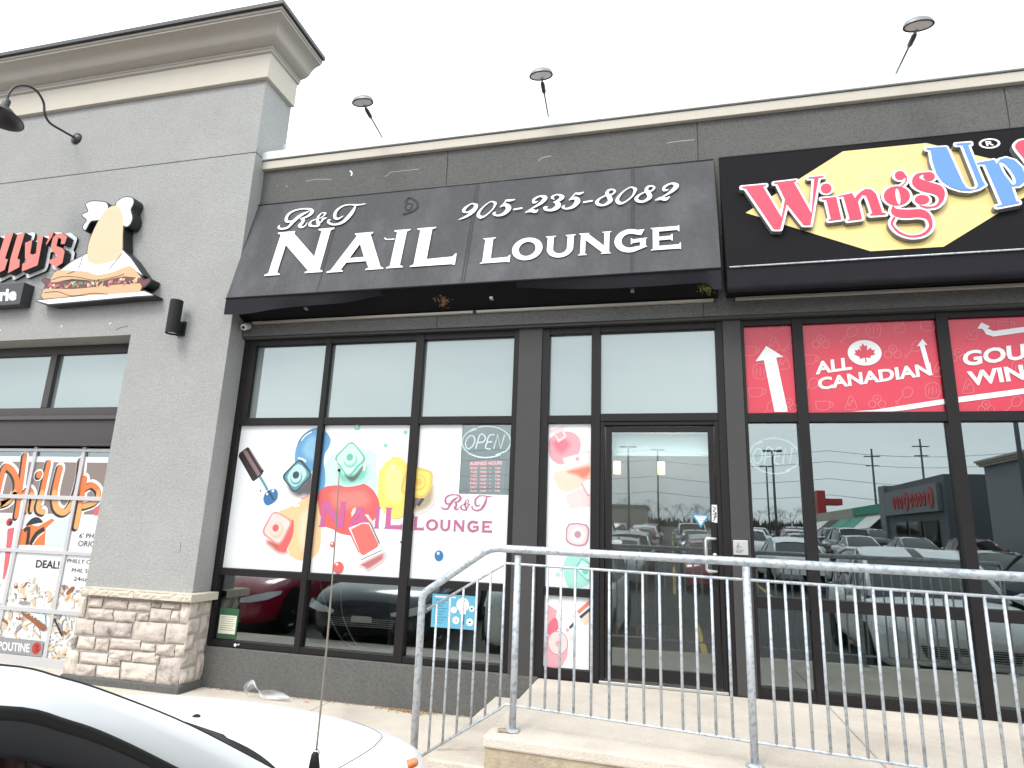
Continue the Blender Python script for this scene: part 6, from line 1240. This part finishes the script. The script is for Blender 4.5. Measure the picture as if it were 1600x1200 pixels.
T = thing('retail_building', 'large grey retail building with stepped parapet mirrored at the right edge', 'building', (22, -16, -.1))
MB().box(16.9, 32, -29, -5, -.1, 6.3).box(16.7, 32, -18, -11, -.1, 7.4).build('wall', cg, T); mb = MB()
for (x_, y0, y1, z_) in ((16.7, -29.1, -4.9, 6.3), (16.5, -18.1, -10.9, 7.4)):
    for k_ in range(3): mb.box(x_ - .08 * k_, 30, y0 - .08 * k_, y1 + .08 * k_, z_ + .12 * k_ - .3, z_ + .12 * k_ - .19)
mb.build('parapet', cbg, T); mb = MB(); mb.box(16.65, 16.75, -16.5, -15, 0, 2.8).box(16.65, 16.75, -13.6, -12.2, 0, 2.8); mb.build('door', M['dkglass'], T)
PK = Plane((16.65, -11.8, 0), (0, -1, 0), (0, 0, 1)); mb = MB(); text_mb(mb, PK, 'MARK', (1.0, 4.2), (4.2, 4.2), (1.0, 5.0), .02, 0, .03, px=False); mb.build('lettering', M['white_letter'], T)
T = thing('warehouse', 'low beige warehouse far across the lot mirrored in the door', 'building', (-12, -100, 3)); MB().box(-22, -4, -108, -98, 2.5, 6.2).build('wall', cbg, T); MB().box(-22.3, -3.7, -108.3, -97.7, 6.2, 6.7).build('roof', cg, T)
pole = mat('pole_grey', (.10, .10, .105), .6)
for x, y, h, lb in ((-2.6, -30, 7.2, 'tall parking lot lamp pole mirrored at the left of the door'), (-1.0, -42, 8.6, 'second parking lot lamp pole mirrored near the middle of the door'), (6.1, -30, 7.0, 'double headed lot lamp pole mirrored behind the OPEN sign'), (8.2, -48, 8, 'thin lot lamp pole mirrored beside the double headed one'), (11.3, -13, 9.0, 'near lot lamp pole mirrored in the rightmost window'), (-6.5, -52, 9, 'far lot lamp pole mirrored at the left edge of the door')):
    T = thing('lamp_post', lb, 'lamp post', (x, y, gz)); MB().tube([(x, y, gz), (x, y, h)], [.09, .06], 8).build('pole', pole, T, True); MB().box(x - .55, x - .15, y - .15, y + .15, h - .03, h + .07).box(x + .15, x + .55, y - .15, y + .15, h - .03, h + .07).box(x - .2, x + .2, y - .04, y + .04, h, h + .06).build('lamp_head', pole, T); MB().lathe((x, y, gz), (0, 0, 1), [(0, 0), (.3, 0), (.3, lotz(y) + .9), (0, lotz(y) + .9)], 14).build('concrete_foot', cg, T)
for x, h, lb in ((29, 15.5, 'left wooden utility pole mirrored above the strip mall'), (35.5, 17, 'right wooden utility pole mirrored above the strip mall'), (9, 13, 'far utility pole mirrored beside the OPEN sign')):
    T = thing('utility_pole', lb, 'utility pole', (x, -92, gz), 'utility poles along the far road'); MB().tube([(x, -92, gz), (x, -92, h)], [.2, .13], 8).build('pole', pole, T, True); MB().box(x - 1.1, x + 1.1, -92.1, -91.9, h - 1.2, h - 1.05).box(x - .9, x + .9, -92.1, -91.9, h - 2.6, h - 2.45).build('crossarm', pole, T)
for z_, lb in ((15.2, 'top'), (13.6, 'upper'), (11, 'middle'), (8.6, 'lower')):
    T = thing('power_line', '%s power line crossing the mirrored sky' % lb, 'cable', (0, -92, z_), 'power lines along the far road'); MB().tube([(x, -92, z_ - .9 * math.sin(((x + 55) % 26) / 26 * math.pi)) for x in range(-55, 66, 2)], .03, 4).build('wire', pole, T)
# bare trees on the far side
bark = mat('bare_twigs', (.10, .085, .07), .9)
def bare_tree(x, y, h, seed):
    rs = random.Random(seed); T = thing('bare_tree', 'leafless tree on the far side of the lot', 'tree', (x, y, gz), 'leafless trees beyond the lot'); tr = MB().tube([(x, y, gz), (x + rs.uniform(-.2, .2), y, h * .4)], [h * .022, h * .015], 6); tr.build('trunk', bark, T, True); mb = MB()
    def br_(p, d, l, r, n):
        q_ = p + d * l; mb.tube([p, q_], [r, r * .6], 3 if n < 2 else 4, cap=False)
        if n:
            for _ in range(3): br_(q_, (d + Vector((rs.gauss(0, .5), rs.gauss(0, .5), rs.gauss(.05, .25)))).normalized(), l * .68, r * .6, n - 1)
    for _ in range(4): br_(Vector((x, y, h * rs.uniform(.25, .4))), Vector((rs.gauss(0, .5), rs.gauss(0, .5), 1)).normalized(), h * .2, h * .007, 4)
    mb.build('crown', bark, T); return T
t0 = [bare_tree(-14 + 4 * k_, -112, 5.2, k_) for k_ in range(3)]
for t_ in t0: t_.location.z = lotz(-112) - .3
rs = random.Random(3)
for k_ in range(40):
    x = -52 + k_ * 2.15 + rs.uniform(-1, 1); c = copy_tree(t0[k_ % 3]); c.location = (x, -112 + rs.uniform(-4, 4), lotz(-112) - .3); c.rotation_euler = (0, 0, rs.uniform(0, 6)); c.scale = (1, 1, rs.uniform(.8, 1.15))
mb = MB()
for k_ in range(900):
    x = rs.uniform(-60, 34); y = rs.uniform(-122, -117); h = lotz(y) + rs.uniform(.9, 2.6); g0 = lotz(y) - .2; mb.add([(x, y, g0), (x + rs.uniform(-.7, .7), y, h), (x + .25, y, g0)], [(0, 1, 2)]); mb.add([(x - .5, y, g0), (x + rs.uniform(-.9, .9), y, g0 + (h - g0) * .8), (x + .4, y, g0)], [(0, 1, 2)])
o = mb.build('brush', bark); tag(o, 'dark scrub along the far edge of the lot', 'brush', kind='stuff')
